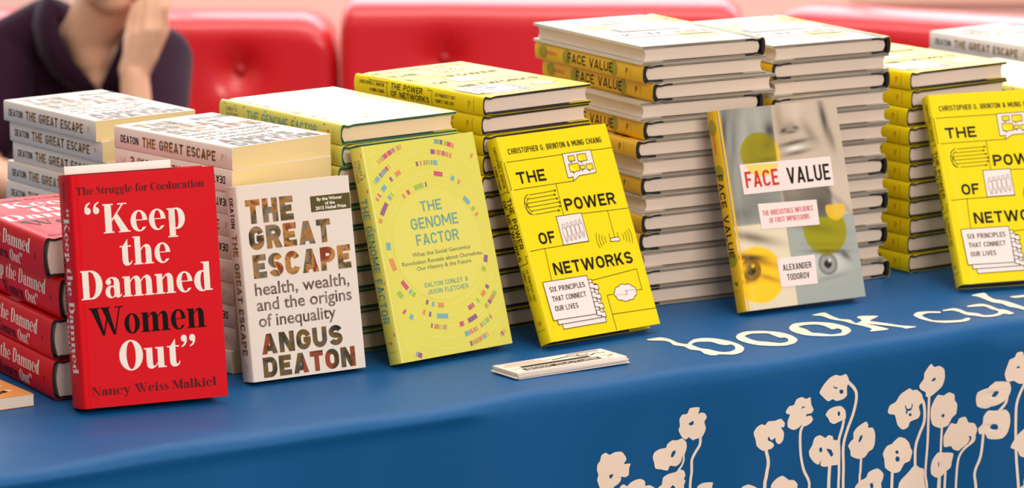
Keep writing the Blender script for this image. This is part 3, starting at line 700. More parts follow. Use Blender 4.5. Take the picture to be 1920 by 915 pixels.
# ---- printed shapes of the cloth, in millimetres along the edge and away from it
FLOWERS=[
([(119.3,-88.6),(124.5,-91.8),(131.1,-89.8),(140,-90.4),(145.2,-96.5),(146,-100.4),(143,-104.4),(151.2,-104.9),(149.7,-109.7),(149.3,-117.2),(145.3,-119.4),(140.9,-118.5),(139.4,-123.4),(135.7,-126.6),(131.3,-129.1),(129.9,-138.3),(113.6,-136),(112.1,-126.4),(108.4,-117.7),(109.9,-111.7),(107.9,-106.4),(108.3,-100.2),(112,-96.3),(113.5,-90.9)],[[(124.9,-114.8),(129.8,-113.8),(129.8,-116),(127.1,-118.9),(125.3,-117)]]),
([(138.7,-130.2),(143.2,-127),(147.6,-129.6),(151.3,-126.3),(156.5,-123.9),(163.2,-123.2),(168.5,-126.2),(169.2,-131.4),(174.5,-131.5),(182,-136.4),(182.1,-147.1),(138.8,-140.9)],[]),
([(179.5,-101.9),(181.7,-96.5),(189.2,-93.8),(197.5,-93.6),(198.9,-90.1),(205.7,-86.6),(213.2,-87.6),(219.3,-86.5),(225.4,-91.1),(226.5,-97.6),(224,-104.9),(221,-105.7),(218.7,-113),(212,-116.5),(202.9,-114.6),(199.9,-119.3),(190.9,-116.7),(182.6,-114.3),(181.1,-107.8)],[[(204.3,-104.1),(205.8,-99.8),(210.3,-98.3),(210.8,-101.2),(207.7,-105.2),(205.1,-105.4)]]),
([(228.8,-54.3),(235.6,-53.9),(242.5,-55.2),(241,-62.2),(244.8,-61),(250.2,-62.8),(252.5,-67.5),(249.5,-72.2),(251.9,-79.5),(249.6,-85.5),(246.6,-88.9),(237.5,-90.2),(234.5,-90.8),(229.1,-86.6),(225.3,-88.6),(220,-86),(214.4,-77),(216.1,-72.2),(215.3,-64.5),(219.1,-59.9),(225.8,-59.8)],[[(228.2,-71.2),(234.3,-68.9),(234.6,-73.1),(230.1,-73.4)]]),
([(185,-136.8),(191,-133.2),(193.2,-125.9),(201.5,-123.3),(212,-122.9),(218.1,-121.2),(224.1,-123.9),(226,-129.3),(224.2,-132.9),(226.5,-135.7),(224.3,-140.5),(224.4,-153.3),(186.6,-147.8)],[[(203.8,-139.5),(207.6,-136.9),(211.4,-140.6),(212.2,-146.4),(204.6,-145.3)]]),
([(243.3,-145.1),(250.2,-141.6),(264,-142.6),(263.3,-148),(264.1,-157.7),(244.2,-154.8)],[]),
([(315,-93),(318.8,-87.2),(325,-84.4),(329.7,-85.8),(333.5,-82.1),(342.1,-82.3),(349.9,-81),(355,-86.2),(354,-90.6),(350.1,-91.1),(353.6,-96.9),(352.6,-104.5),(348.8,-108.5),(344.8,-108.4),(342.4,-104.5),(342.4,-101.2),(337,-103.7),(333.8,-98.8),(332.8,-103.1),(337.8,-105.8),(340.6,-109.4),(337.9,-112.6),(333.2,-113.8),(326.2,-114.2),(319.1,-108.4),(317.5,-101.1)],[]),
([(336.1,-153.9),(343.1,-147.1),(350.9,-145),(358.8,-150.6),(366.7,-152.4),(371.8,-157.7),(370.8,-163.4),(368.6,-172.8),(337.1,-168.2)],[]),
([(301.1,-153.4),(308.8,-150.6),(315,-152.8),(319.8,-156.1),(319.9,-165.8),(301.2,-163.1)],[]),
([(357,-73.5),(361.6,-68.6),(368.2,-67.9),(371.9,-62.2),(379.5,-60.6),(386.2,-63.6),(391.8,-62.2),(392.9,-70.4),(396.1,-77),(393.1,-80.5),(386.4,-80.7),(385.2,-83.1),(392.2,-83.1),(395.1,-87.8),(392.3,-91.3),(383.8,-94.1),(378.1,-91.8),(374.3,-94.4),(366.8,-95.7),(359.1,-91.6),(359,-84.6),(362.3,-78),(357.9,-76.4)],[[(378.7,-74),(380.6,-71.1),(384.4,-72.7),(381.6,-72.8)]]),
([(404.8,-58.7),(410.7,-50.9),(419.2,-44.2),(427.8,-41.8),(434.6,-43.8),(442.3,-42.7),(446.3,-49.9),(443.5,-58.2),(443.7,-66.8),(438.9,-70.4),(429.3,-71.7),(423.5,-68.9),(416.8,-70.4),(408.1,-63)],[[(424.6,-53.4),(426.7,-55.7),(431,-56.6),(428.1,-57.8),(425.2,-56.2)],[(438.6,-62.2),(438.2,-63.4),(437.2,-64.2),(435.7,-64.4),(434.3,-63.8),(433.2,-62.8),(432.8,-61.5),(433.2,-60.3),(434.2,-59.5),(435.6,-59.4),(437.1,-59.9),(438.2,-60.9)]]),
([(413.3,-85.2),(418,-79.9),(425.6,-77.8),(435.2,-78.2),(441.1,-83.7),(442.2,-92.5),(437.5,-94.2),(431.7,-95.8),(425,-97.2),(419.2,-94.1),(417.2,-89.9)],[[(434,-86.7),(433.8,-88),(433.1,-88.9),(432.2,-89.1),(431.2,-88.6),(430.5,-87.5),(430.2,-86.2),(430.4,-84.9),(431.1,-84),(432.1,-83.8),(433,-84.2),(433.8,-85.3)]]),
([(389,-122.9),(393.7,-117.3),(397.4,-109.2),(405,-107.1),(412.8,-111.3),(417.5,-108.8),(423.3,-111.1),(424.4,-115.2),(433.1,-117.9),(434,-135.3),(432.6,-143.8),(423,-144),(411.4,-144),(405.6,-141.6),(406.5,-135.5),(402.7,-140.4),(396,-136.4),(390.1,-129.3)],[[(408.4,-124.3),(408.1,-125.7),(407.3,-126.6),(406.1,-126.8),(405,-126.3),(404.1,-125.1),(403.8,-123.7),(404.1,-122.3),(404.9,-121.4),(406,-121.1),(407.2,-121.7),(408.1,-122.8)],[(413.9,-124),(420.7,-125.7),(423.7,-131.6),(420.8,-133.8),(416.9,-128.3)]]),
([(445.4,-125.1),(449.6,-120.2),(453.4,-118.3),(453.3,-111.2),(459,-105.7),(471.5,-101.1),(475.5,-104.7),(475.6,-108.7),(482.4,-109.6),(486.1,-117.2),(485.7,-128.2),(482.9,-134.2),(477.1,-136.6),(471.4,-142.1),(461.6,-142.6),(449.9,-137.5),(448.8,-131.1)],[[(461.2,-122.5),(463.1,-117.3),(467.3,-115.5),(466.1,-120.8),(462.2,-123.8)]]),
([(456.4,-174.8),(464.1,-168.8),(473.8,-166.2),(477.6,-160.4),(490.3,-157.7),(498.3,-164.9),(497.4,-171.1),(495.2,-175.6),(495.7,-181.2),(495.9,-193.2),(456.7,-187.5)],[[(479.5,-174.9),(482.8,-173.5),(484.8,-177.3),(482.9,-181.8),(480.9,-179.1)]]),
([(497.4,-141.4),(502.5,-133.8),(509.4,-131.9),(512.4,-129.5),(519.6,-125.3),(527.8,-127.9),(533.7,-133.4),(536.1,-139.3),(539.1,-145.3),(535.4,-155),(527.3,-156.7),(520.5,-165.1),(511.3,-165.7),(500.8,-158.6),(499.4,-149.1)],[[(518.9,-142.5),(518.6,-143.5),(517.8,-144.1),(516.6,-144.3),(515.4,-143.8),(514.6,-143),(514.2,-141.9),(514.5,-140.9),(515.4,-140.3),(516.5,-140.2),(517.7,-140.6),(518.5,-141.5)],[(520.4,-150.7),(520.1,-152.3),(519,-153.3),(517.5,-153.5),(516,-152.9),(514.9,-151.6),(514.4,-149.9),(514.8,-148.4),(515.9,-147.4),(517.4,-147.2),(518.9,-147.8),(520,-149.1)]]),
([(503.3,-94.1),(506.1,-87),(514.1,-84),(520.8,-76),(533.4,-70.7),(538.1,-73.6),(544.3,-73.8),(552.1,-80),(553.5,-88.5),(547.8,-93.4),(550.4,-102.1),(547,-107.2),(535.4,-109.4),(532.1,-115.5),(524.1,-117.2),(517,-110.7),(513.3,-99.1),(506.3,-97.2)],[[(528,-89),(530.5,-93.9),(536.2,-93.7),(537.3,-88.3),(538.7,-91.3),(536.3,-96.5),(531.7,-96.8),(530.6,-99.5),(528.3,-99.2),(529.3,-95.6),(527.4,-91.7)],[(537.1,-101.6),(536.9,-102.5),(536.1,-103.1),(535.1,-103.2),(534,-102.8),(533.2,-102.1),(532.9,-101.1),(533.2,-100.2),(533.9,-99.6),(535,-99.5),(536,-99.9),(536.8,-100.7)]]),
([(547.7,-69.2),(554,-62.6),(555,-55.3),(564.1,-46.2),(568.9,-50.5),(577,-50.3),(584.2,-55.2),(585.6,-65.7),(582.3,-74.6),(574.3,-80.1),(565,-84.5),(558,-83.6),(557.4,-78.5),(549.7,-74.1)],[[(565.8,-65.9),(570.3,-62.8),(572,-65.8),(568.1,-67.2)]]),
([(566.6,-98.6),(571,-89.9),(576.7,-84.1),(584.9,-86.1),(593.1,-83.4),(601.4,-87.3),(602.3,-93.9),(606.4,-99.2),(605.6,-110.3),(599.8,-114.2),(594.1,-122.8),(582.4,-124.1),(570.6,-118.8),(566.8,-109.9)],[[(583,-109.6),(586,-107.7),(588.4,-109.3),(586.1,-112.4)]]),
([(588.6,-135.2),(593.1,-127.4),(598.8,-120.6),(607.1,-122.7),(610.4,-116.6),(619.9,-115.9),(624.8,-123.2),(633.2,-125.2),(638.1,-132.5),(636,-140.7),(628.4,-148.1),(618.5,-152.1),(612.7,-155.4),(604.3,-152.4),(600.7,-148.1),(590.1,-147.6)],[[(626,-139.7),(630,-140.8),(630.6,-143.7),(626.7,-148.8),(619.7,-151.7),(626,-147.8),(628.2,-142.8)]]),
([(570.6,-168.4),(572.8,-160.2),(580.8,-152.9),(590.2,-154.2),(604.9,-157.2),(603.5,-167.3),(602.5,-173.8),(595.5,-177.5),(588.6,-182.2),(580.4,-182.5),(572,-177)],[[(582.3,-166.3),(585.3,-162.5),(588.2,-168),(584.1,-171.2)]]),
([(633.5,-96.1),(635.7,-88.9),(645.1,-86.3),(651.1,-85.2),(656.8,-78.8),(668.8,-79),(677.2,-81.9),(678.7,-90.6),(674.2,-99.5),(669.5,-102.6),(660,-107.1),(648.2,-109.7),(636.2,-105.8)],[[(657.3,-95.4),(659.5,-90),(663.2,-90.9),(659.7,-96.7)]]),
([(639.3,-132.6),(645.1,-127.7),(646.1,-118.4),(651.9,-112.6),(662.6,-113.1),(672.2,-112.4),(677.2,-118.8),(677.9,-128.3),(674.9,-139.3),(668.4,-146),(654,-146.9),(649.1,-139.6),(641.9,-139.6)],[[(663.4,-132.6),(663.1,-134.3),(662,-135.4),(660.4,-135.6),(658.8,-135),(657.7,-133.6),(657.2,-131.8),(657.6,-130.2),(658.7,-129.1),(660.2,-128.8),(661.8,-129.5),(663,-130.9)]]),
([(669.7,-70.6),(673,-61.6),(676.4,-54.5),(683.5,-52.5),(687,-47.3),(695.4,-47.4),(697.3,-53.3),(708.9,-56.6),(713.1,-72.3),(702.5,-83.2),(690.5,-84.2),(682,-79.7),(673.6,-80.5)],[[(685.6,-65.1),(689.9,-62.8),(690.4,-65.7)]]),
([(678.3,-157.8),(682.9,-148.9),(689.9,-141.3),(702.9,-133.5),(711.4,-134.7),(716.8,-152.5),(714.9,-169.5),(702.9,-172.6),(690.7,-169),(686.9,-161.8)],[[(698.6,-152),(704.6,-149),(705,-160.5),(701.3,-158.1)]]),
([(687.1,-208.5),(694.2,-203.8),(700.3,-204.7),(704.1,-211),(704.6,-225.4),(687.5,-222.9)],[]),
([(519.7,-178),(532.2,-168.6),(543.6,-160.9),(551.9,-165.8),(559,-168.6),(559.9,-180),(563,-190.8),(563.4,-204.9),(519,-198.5)],[]),
]
STEMS=[
(1.36,[(222.1,-103.4),(222.8,-111.1),(220.3,-117.1),(214.3,-123.2)]),
(1.85,[(245.1,-88.7),(244.4,-97.5),(237.7,-106.8),(234.4,-113.9),(234.8,-126.7),(233.5,-149.5),(236.5,-239.5)]),
(1.97,[(330.1,-112.4),(333.1,-127.6),(330.5,-142.8),(328.4,-163.1),(331.4,-253.1)]),
(1.86,[(380.9,-92.2),(376.7,-100.9),(376.7,-122.8),(380.8,-142.1),(388.7,-157.3),(389.3,-173.1),(392.3,-263.1)]),
(2.01,[(443.4,-50.3),(455.2,-62),(457.3,-72.5),(452.8,-89.2),(443.5,-108.3),(438.4,-124.9),(438.5,-148.6),(438.1,-180.1),(441.1,-270.1)]),
(1.86,[(439.9,-89.8),(437.6,-101.3),(432.1,-116.2),(431.9,-128.8),(431.8,-153.9),(430.9,-179),(433.9,-269)]),
(2.23,[(418.7,-141.9),(416.8,-177),(419.8,-267)]),
(1.78,[(465.9,-141.3),(464.9,-158.6),(464.2,-171.1),(467.2,-261.1)]),
(1.91,[(510.3,-163.7),(509.7,-176.6),(509.6,-191.5),(512.6,-281.5)]),
(2.17,[(549.4,-82.4),(556,-93.5),(556.9,-112.3),(549.8,-126.2),(544.3,-140.4),(544.2,-164.7),(547.2,-254.7)]),
(1.91,[(563.1,-81.4),(563.4,-113.1),(563.6,-139.3),(562.1,-174.7),(566.7,-199.8),(569.7,-289.8)]),
(1.74,[(585.2,-122.6),(585.6,-155.4),(588.6,-245.4)]),
(1.74,[(634.2,-137.6),(634,-146.1),(619.8,-155.4),(613,-168.7),(612.9,-206.4),(615.9,-296.4)]),
(1.91,[(585,-180.7),(584.9,-202.4),(587.9,-292.4)]),
(1.91,[(594.6,-176.4),(595.3,-203.9),(598.3,-293.9)]),
(1.74,[(674.1,-96.6),(671.9,-104.8),(662.7,-115)]),
(1.74,[(647.1,-138.4),(645,-165.5),(638.4,-185.4),(641.5,-210.6),(644.5,-300.6)]),
(2.09,[(656.4,-144.4),(656.4,-212.7),(659.4,-302.7)]),
(1.74,[(698.9,-81.8),(687.5,-103.1),(685.1,-125.5),(685.4,-167.3),(688.2,-205.8),(687.4,-217.2),(690.4,-307.2)]),
(1.74,[(707.9,-178),(700,-194.1),(696.7,-207),(699.7,-297)]),
]
WORDS=[
([(277.2,129.9),(283.3,130.3),(296.1,130),(299.5,116.4),(296.4,96.6),(300.8,85.5),(308.1,91.9),(322,101.6),(335.3,101),(345,91.4),(351,73),(351,54.3),(345.6,39.2),(332.9,26.1),(317.9,20.7),(308.8,24.9),(301.7,28.3),(298.4,25.6),(291.4,29),(290.3,38.9),(294.1,51.6),(288.5,62.7),(291.4,78.1),(285.7,89.3),(290.4,103.6),(289.4,113.7),(276.3,124.2)],[[(304.4,81.9),(315.2,88.5),(324.5,86.1),(331.1,79.9),(331.5,67.2),(335.8,59.9),(343.1,59.5),(340.2,49),(332.5,38.6),(321.8,33.4),(313.2,34.7),(308.9,41.9),(307,52.4),(301.7,62)]]),
([(368.9,86.4),(380.9,97.6),(395.3,102.8),(413.6,95.2),(425.7,79.5),(427.1,60.7),(421.3,41.1),(408.4,28.9),(393.7,26.1),(380.1,32),(367.7,43.2),(363.1,55.7),(362.5,71.7)],[[(380.2,85.3),(394.5,90.5),(409.9,82.9),(410.1,71.9),(409.4,57.8),(415,56),(411.9,45.4),(404.2,37.9),(394.5,38.1),(385.5,50.3),(378.7,57.9),(376.8,68.6)]]),
([(448.5,92.7),(466.4,106.9),(488.9,102.5),(504,84.7),(504.4,55.7),(493.9,36.9),(474.1,24.4),(455.3,33),(441.6,48.4),(438.7,63.1),(440.6,78.5)],[[(460.3,91.3),(473.2,93.3),(484,88.7),(487,77.6),(482.6,57.2),(491.6,57.7),(488.7,46.7),(479.2,36.3),(466.1,36),(459.4,49.4),(453.9,56.9),(459.3,75.1)]]),
([(511.5,132.7),(532.4,136.4),(529.2,121),(525.2,97.1),(532,87.3),(525.5,67.9),(541.4,77.1),(546.9,93.3),(554.7,97.5),(572.7,87),(559.8,78.2),(547,69.4),(555.4,50.7),(561.9,33.4),(574.6,18.5),(557.3,16.9),(557,23.6),(547.2,40.5),(533.7,59.9),(536.4,45),(537.9,23.3),(511.8,25),(521.8,33.9),(522.9,50),(520.3,68.7),(520.8,84.1),(516.1,100.4),(517.2,112.9),(517.8,123.2)],[]),
([(610.1,68.6),(624.5,79.3),(638.4,76.1),(648.9,67.6),(643.7,61.3),(632.5,68.8),(618.1,63.3),(612.6,48.5),(611.5,33),(623,23.2),(637,16.2),(649,20.8),(651.9,16.7),(641.2,7.5),(629.1,6.8),(612,15.8),(605.1,31.3),(604.3,50.3)],[]),
([(655.9,72.1),(674.5,73.4),(675.7,62.8),(672,46.4),(677.7,35.2),(676,21.4),(686.6,18.1),(700.1,24.2),(707.1,34.5),(706.8,46),(710.6,62.4),(692.6,69),(695.6,74.6),(712.3,76.5),(718.8,72.2),(719.1,60.6),(714.4,41),(718.8,34.3),(715.1,14.2),(705.5,10.9),(702.6,17.3),(691,11.5),(678.6,8.6),(668.8,12.8),(665.5,24.7),(660.9,35.1),(665.5,54.5),(664.2,65.1),(654.3,67.1)],[]),
([(738.4,118.8),(760.8,122.1),(752.5,104.1),(747.4,88),(752,73.4),(751.3,54.6),(749.5,36.7),(746.7,19.7),(738.4,10.1),(739.1,24.6),(737.8,36.9),(734.4,46.7),(738.3,63.2),(733.8,73.9),(737.6,94.5),(740.3,109.8)],[]),
([(772,88.8),(784,88.8),(793.1,87.4),(802.8,82.6),(795,73.7),(785.4,78.4),(773.2,80.2)],[]),
]
# ------------------------------------------------------------------ room shell
mat('wall_paint', '#fcdcd0', .8, noise=.03, nscale=3); mat('floor_wood', '#5a4236', .5, noise=.25, nscale=9, bump=.2, bscale=60); mat('trim_tan', '#efc4b2', .6)
mat('window_frame_white', '#efe6df', .5)
def slab(name, a, b, m):
    bm = bmesh.new(); box_bm(bm, a, b); return struct(link(name, mesh_of(name, bm), (MATS[m],)))
slab('floor', (-6, -1, -.1), (6, 9.2, 0), 'floor_wood')
WY = 8.75
slab('wall_back', (-6, WY, 0), (6, WY + .15, 1.12), 'wall_paint')
slab('trim_1', (.8, WY - .02, .745), (6, WY, .772), 'trim_tan')
def window():
    y0, y1, z0, z1 = WY, WY + .12, 1.12, 3.0
    bm = bmesh.new()
    box_bm(bm, (-4, y0, z0), (4, y1, z0 + .05)); box_bm(bm, (-4, y0, z1 - .05), (4, y1, z1))
    for i in range(6):
        x = -4 + i * 1.59; box_bm(bm, (x, y0 + .001, z0 + .05), (x + .05, y1 - .001, z1 - .05))
    fr = struct(link('window_1', mesh_of('window_1', bm), (MATS['window_frame_white'],)))
    m = bpy.data.materials.new('daylight_pane'); m.use_nodes = True
    nt = m.node_tree; nt.nodes.clear()
    e = nt.nodes.new('ShaderNodeEmission'); o = nt.nodes.new('ShaderNodeOutputMaterial')
    e.inputs['Color'].default_value = (.92, .96, 1, 1); e.inputs['Strength'].default_value = WINDOW_STRENGTH
    nt.links.new(e.outputs[0], o.inputs[0])
    bm = bmesh.new()
    for i in range(5):
        x = -3.95 + i * 1.59
        box_bm(bm, (x, y0 + .05, z0 + .05), (x + 1.54, y0 + .07, z1 - .05))
    link('pane', mesh_of('pane', bm), (m,), fr)
window()

# ------------------------------------------------------------------ banquette
mat('red_leather', '#cf101c', .5, noise=.04, nscale=6, bump=.1, bscale=500, coat=.6)
mat('red_leather_button', '#b00d18', .4); mat('banquette_base', '#3a1512', .6)
def banquette(x, y, yaw, w, top, label, buttons, rl, rr, seat0=.004):
    """one upholstered section: x, y is the left end of its back cushion face"""
    t = thing('banquette_section', label, 'sofa', (x, y, 0), (0, 0, yaw), 'red banquette sections')
    z0, z1, d = .32, top, .16
    nx, nz = 72, 36
    bm = bmesh.new(); V = []
    def surf(i, j):
        u, v = i / nx, j / nz
        px = u * w; pz = z0 + v * (z1 - z0); py = 0.0
        # rounded rim towards top and sides
        def rim(dist, r): return 0 if dist >= r else r - math.sqrt(max(0, r * r - (r - dist) ** 2))
        py += rim(z1 - pz, .045) * .9 + rim(px, .022) * .9 + rim(w - px, .022) * .9
        # softly domed corners of the outline
        for cx, r in ((0, rl), (w, rr)):
            dx = abs(px - cx)
            if dx < r:
                lim = z1 - r + math.sqrt(max(0, r * r - (r - dx) ** 2))
                if v > .5: pz = z0 + (lim - z0) * (v - .0) if lim < z1 else pz
        for bx, bz in buttons:
            q = math.hypot(px - bx, pz - bz)
            py += .028 * math.exp(-(q / .04) ** 2) + .008 * math.exp(-(q / .12) ** 2)
        return Vector((px, py, pz))
    for j in range(nz + 1): V.append([bm.verts.new(surf(i, j)) for i in range(nx + 1)])
    for j in range(nz):
        for i in range(nx): bm.faces.new((V[j][i], V[j][i + 1], V[j + 1][i + 1], V[j + 1][i]))
    rimv = V[0] + [V[j][nx] for j in range(1, nz + 1)] + V[nz][-2::-1] + [V[j][0] for j in range(nz - 1, 0, -1)]
    back = [bm.verts.new((v.co.x, d, v.co.z)) for v in rimv]
    for k in range(len(rimv)):
        j = (k + 1) % len(rimv); bm.faces.new((rimv[j], rimv[k], back[k], back[j]))
    bm.faces.new(back[::-1])
    bmesh.ops.recalc_face_normals(bm, faces=bm.faces[:])
    me = mesh_of('back_cushion', bm); smooth(me, 60); bc = link('back_cushion', me, (MATS['red_leather'],), t)
    for bx, bz in buttons:
        b = bmesh.new(); bmesh.ops.create_uvsphere(b, u_segments=16, v_segments=8, radius=.014)
        for v in b.verts: v.co = Vector((v.co.x + bx, v.co.y * .5 + .032, v.co.z + bz))
        me = mesh_of('button', b); smooth(me); link('button', me, (MATS['red_leather_button'],), bc)
    b = bmesh.new(); box_bm(b, (seat0, -.5, .2), (w - .004, .02, .34), bevel=.03); me = mesh_of('seat_cushion', b); smooth(me, 50); link('seat_cushion', me, (MATS['red_leather'],), t)
    b = bmesh.new(); box_bm(b, (seat0 + .006, -.44, 0), (w - .01, d, .2)); link('base', mesh_of('base', b), (MATS['banquette_base'],), t)
banquette(-1.36, 7.95, math.radians(-2), .985, .818, 'red leather banquette section behind the person, buttoned back cushion', [(.2, .70), (.49, .70), (.775, .70)], .05, .085)
banquette(-.365, 7.86, math.radians(-3), .86, .857, 'red leather banquette section behind the tall book stacks, left of the corner', [(.22, .735), (.64, .735)], .03, .06)
banquette(.53, 7.80, math.radians(-29), 1.1, .85, 'red leather banquette section turning the corner at the far right', [(.28, .72), (.8, .72)], .06, .05, .32)

# ------------------------------------------------------------------ table cloth
mat('cloth_blue', '#00558e', .48, spec=.3, noise=.05, nscale=500, bump=.25, bscale=1400)
mat('cloth_print', '#f8e2cf', .85, spec=.1, bump=.2, bscale=1400)
E0 = Vector((0, 3.812, 0)); EY = math.radians(33)
EU = Vector((math.cos(EY), math.sin(EY), 0)); EN = Vector((-math.sin(EY), math.cos(EY), 0))
RAD = .02; ARC = PI * RAD / 2
def cloth_pt(s, q, lift=0.0):
    """s runs along the front edge, q > 0 on the top, below -ARC on the front drop (metres)"""
    wave = lambda a, b, c: math.sin(a * s + b + c)
    if q >= 0:
        k = math.exp(-q / .12) * max(0.0, 1 - q / .12)
        z = .0016 * k * (math.sin(13 * s + 9 * q) + .7 * math.sin(29 * s - 22 * q + 1)) - .0012 * k
        z += max(0.0, 1 - q / .13) * .006 * math.exp(-((s + .12) / .13) ** 2 - ((q - .075 - .25 * (s + .12)) / .016) ** 2) + max(0.0, 1 - q / .13) * .005 * math.exp(-((s + .45) / .12) ** 2 - ((q - .06 + .35 * (s + .45)) / .018) ** 2)
        p = E0 + EU * s + EN * (RAD + q) + Vector((0, 0, z)); n = Vector((0, 0, 1))
    elif q > -ARC:
        a = -q / RAD
        z = .0016 * (math.sin(13 * s) + .7 * math.sin(29 * s + 1)) - .0012
        p = E0 + EU * s + EN * (RAD - RAD * math.sin(a)) + Vector((0, 0, RAD * math.cos(a) - RAD + z * math.cos(a)))
        n = Vector((0, 0, 1)) * math.cos(a) - EN * math.sin(a)
    else:
        d = -q - ARC; g = min(1, d / .25)
        out = .010 * g * math.sin(17 * s + 1.3 - 2 * d) + .006 * g * math.sin(37 * s + .4 + 3 * d) + .004 * g * math.sin(61 * s + 2 + 9 * d) * math.sin(11 * s) + .0022 * math.tanh((s + .04) / .005) + .002 * math.tanh((s - .66) / .005) + .006 * g * math.exp(-((s - .17 - .5 * (d - .1)) / .03) ** 2)
        p = E0 + EU * s - EN * out + Vector((0, 0, -RAD - d)); n = -EN
    return p + n * lift + Vector((0, 0, TZ))
def tablecloth():
    bm = bmesh.new()
    S = [-1.5 + i * .0125 for i in range(241)]
    Q = [1.10 - .05 * i for i in range(14)] + [.42 - .015 * i for i in range(28)] + [-ARC * k / 6 for k in range(0, 7)] + [-ARC - .0125 * k for k in range(1, 40)] + [-ARC - .5 - .043 * k for k in range(0, 10)] + [-ARC - .928]
    rows = [[bm.verts.new(cloth_pt(s, q)) for s in S] for q in Q]
    # rear drop
    rear = [[bm.verts.new(cloth_pt(s, 1.10) + EN * (.02 + .01 * math.sin(15 * s)) + Vector((0, 0, -z))) for s in S] for z in (.02, .3, .6, .945)]
    rows = rear[::-1] + rows
    for a, b in zip(rows, rows[1:]):
        for i in range(len(S) - 1): bm.faces.new((a[i], b[i], b[i + 1], a[i + 1]))
    # the ends hang down too
    for side in (0, -1):
        prev = [r[side] for r in rows[4:46]]
        for z in (.02, .3, .6, .945):
            cur = [bm.verts.new(v.co.copy() if False else Vector((rows[4 + k][side].co.x, rows[4 + k][side].co.y, TZ - z)) + EU * (-.02 if side == 0 else .02)) for k in range(len(prev))]
            for k in range(len(cur) - 1):
                f = (prev[k], prev[k + 1], cur[k + 1], cur[k])
                bm.faces.new(f if side else f[::-1])
            prev = cur
    def add(polys, up):
        a = Art()
        for outer, holes in polys: a.poly(smooth_ring(outer), 'p', 1, [smooth_ring(h) for h in holes])
        a.build(bm, lambda x, y, l: cloth_pt(x / 1000, y / 1000, .0006), {'p': 1}, cutx=[k * 12.5 for k in range(-10, 70)], cuty=[k * 12.5 for k in range(-40, 20)])
    def smooth_ring(p):
        n = len(p); out = []
        for i in range(n):
            a, b, c, d = (Vector((*p[(i + k) % n], 0)) for k in (-1, 0, 1, 2))
            for t in (0, .34, .67):
                v = .5 * ((2 * b) + (c - a) * t + (2 * a - 5 * b + 4 * c - d) * t * t + (3 * b - a - 3 * c + d) * t ** 3)
                w = v if t else b
                w = w.lerp(b.lerp(c, t), .35)
                out.append((w.x, w.y))
        return out
    add(FLOWERS, False); add(WORDS, True)
    a = Art()
    for w, pts in STEMS:
        P = [Vector((*p, 0)) for p in pts]
        P = [P[0] * 2 - P[1]] + P + [P[-1] * 2 - P[-2]]; line = []
        for i in range(1, len(P) - 2):
            for k in range(5):
                t = k / 5; A_, B_, C_, D_ = P[i - 1:i + 3]
                line.append(.5 * ((2 * B_) + (C_ - A_) * t + (2 * A_ - 5 * B_ + 4 * C_ - D_) * t * t + (3 * B_ - A_ - 3 * C_ + D_) * t ** 3))
        line.append(P[-2])
        L, R_ = [], []
        for i, v in enumerate(line):
            d = (line[min(i + 1, len(line) - 1)] - line[max(i - 1, 0)]).normalized(); n = Vector((-d.y, d.x, 0))
            L.append(v + n * w); R_.append(v - n * w)
        for i in range(len(line) - 1):
            a.poly([(L[i].x, L[i].y), (R_[i].x, R_[i].y), (R_[i + 1].x, R_[i + 1].y), (L[i + 1].x, L[i + 1].y)], 'p', 1)
    a.build(bm, lambda x, y, l: cloth_pt(x / 1000, y / 1000, .0005), {'p': 1})
    me = mesh_of('tablecloth', bm); me.shade_smooth()
    o = link('tablecloth', me, (MATS['cloth_blue'], MATS['cloth_print']))
    o['label'] = 'blue tablecloth over the book table with cream poppies and lettering printed on it'; o['category'] = 'tablecloth'
tablecloth()

# ------------------------------------------------------------------ books standing on display
DISP = 'books standing face out along the table edge'
stand('keep', -.4375, 3.7267, .3981, .1459, 'red hardcover with big white lettering standing face out, leftmost display book', DISP)
stand('ge', -.274, 3.8573, .5614, .166, 'white paperback standing face out between the red book and the yellow-green book', DISP)
stand('gen', -.1189, 3.938, .7042, .2874, 'pale yellow-green hardcover with rings of coloured dashes standing face out', DISP)
stand('net', .0439, 4.0314, .6684, .4249, 'bright yellow hardcover standing face out behind the small card pile', DISP)
stand('fv', .2705, 4.2097, .5347, .2897, 'grey hardcover with photographed eyes and mouth standing face out, orange-yellow spine', DISP)
stand('net', .5361, 4.3445, .325, .4721, 'bright yellow hardcover standing face out, cut by the right edge of the photo', DISP)

# ------------------------------------------------------------------ stacks
stack('ge', -.2976, 3.9180, .7468, 'NFFNFNNFNF', lambda k: 'white paperback in the stack behind the standing white paperback, #', 'paperbacks in the stack behind the white display book', seed=3)
stack('ge', -.4802, 4.2579, .6642, 'NNNNNNNNN', lambda k: 'white paperback in the far left stack before the person, #', 'paperbacks in the far left stack', seed=5, offs={1: (.006, -.004), 2: (.010, -.006), 3: (.004, .006), 4: (.006, .008)})
stack('keep', -.482, 3.796, .52, 'NNNN', lambda k: 'red hardcover in the stack behind the standing red book, #', 'red hardcovers in the left stack', seed=7, offs={1: (.012, -.010), 2: (.004, -.004), 3: (.004, -.006)})
stack('gen', -.1850, 4.0135, .6589, 'NNNNNNNNNNN', lambda k: 'yellow-green hardcover in the stack behind the ringed display book, #', 'yellow-green hardcovers in the middle stack', seed=9, jit=.004)
stack('net', -.0309, 4.126, .6879, 'NNNNNNNNNNNN', lambda k: 'yellow hardcover in the stack left of the tallest stacks, #', 'yellow hardcovers in the middle stack', seed=11, jit=.004)
stack('fv', .150, 4.262, .52, 'RNNRNNRNRNNRNN', lambda k: 'yellow-spined hardcover in the left of the two tallest stacks, #', 'hardcovers in the left tall stack', seed=13, jit=.0022, scale=(1, 1.06, 1.012), offs={1: (.003, 0), 2: (.014, -.004), 3: (.0, 0), 4: (.004, 0), 5: (-.006, 0)})
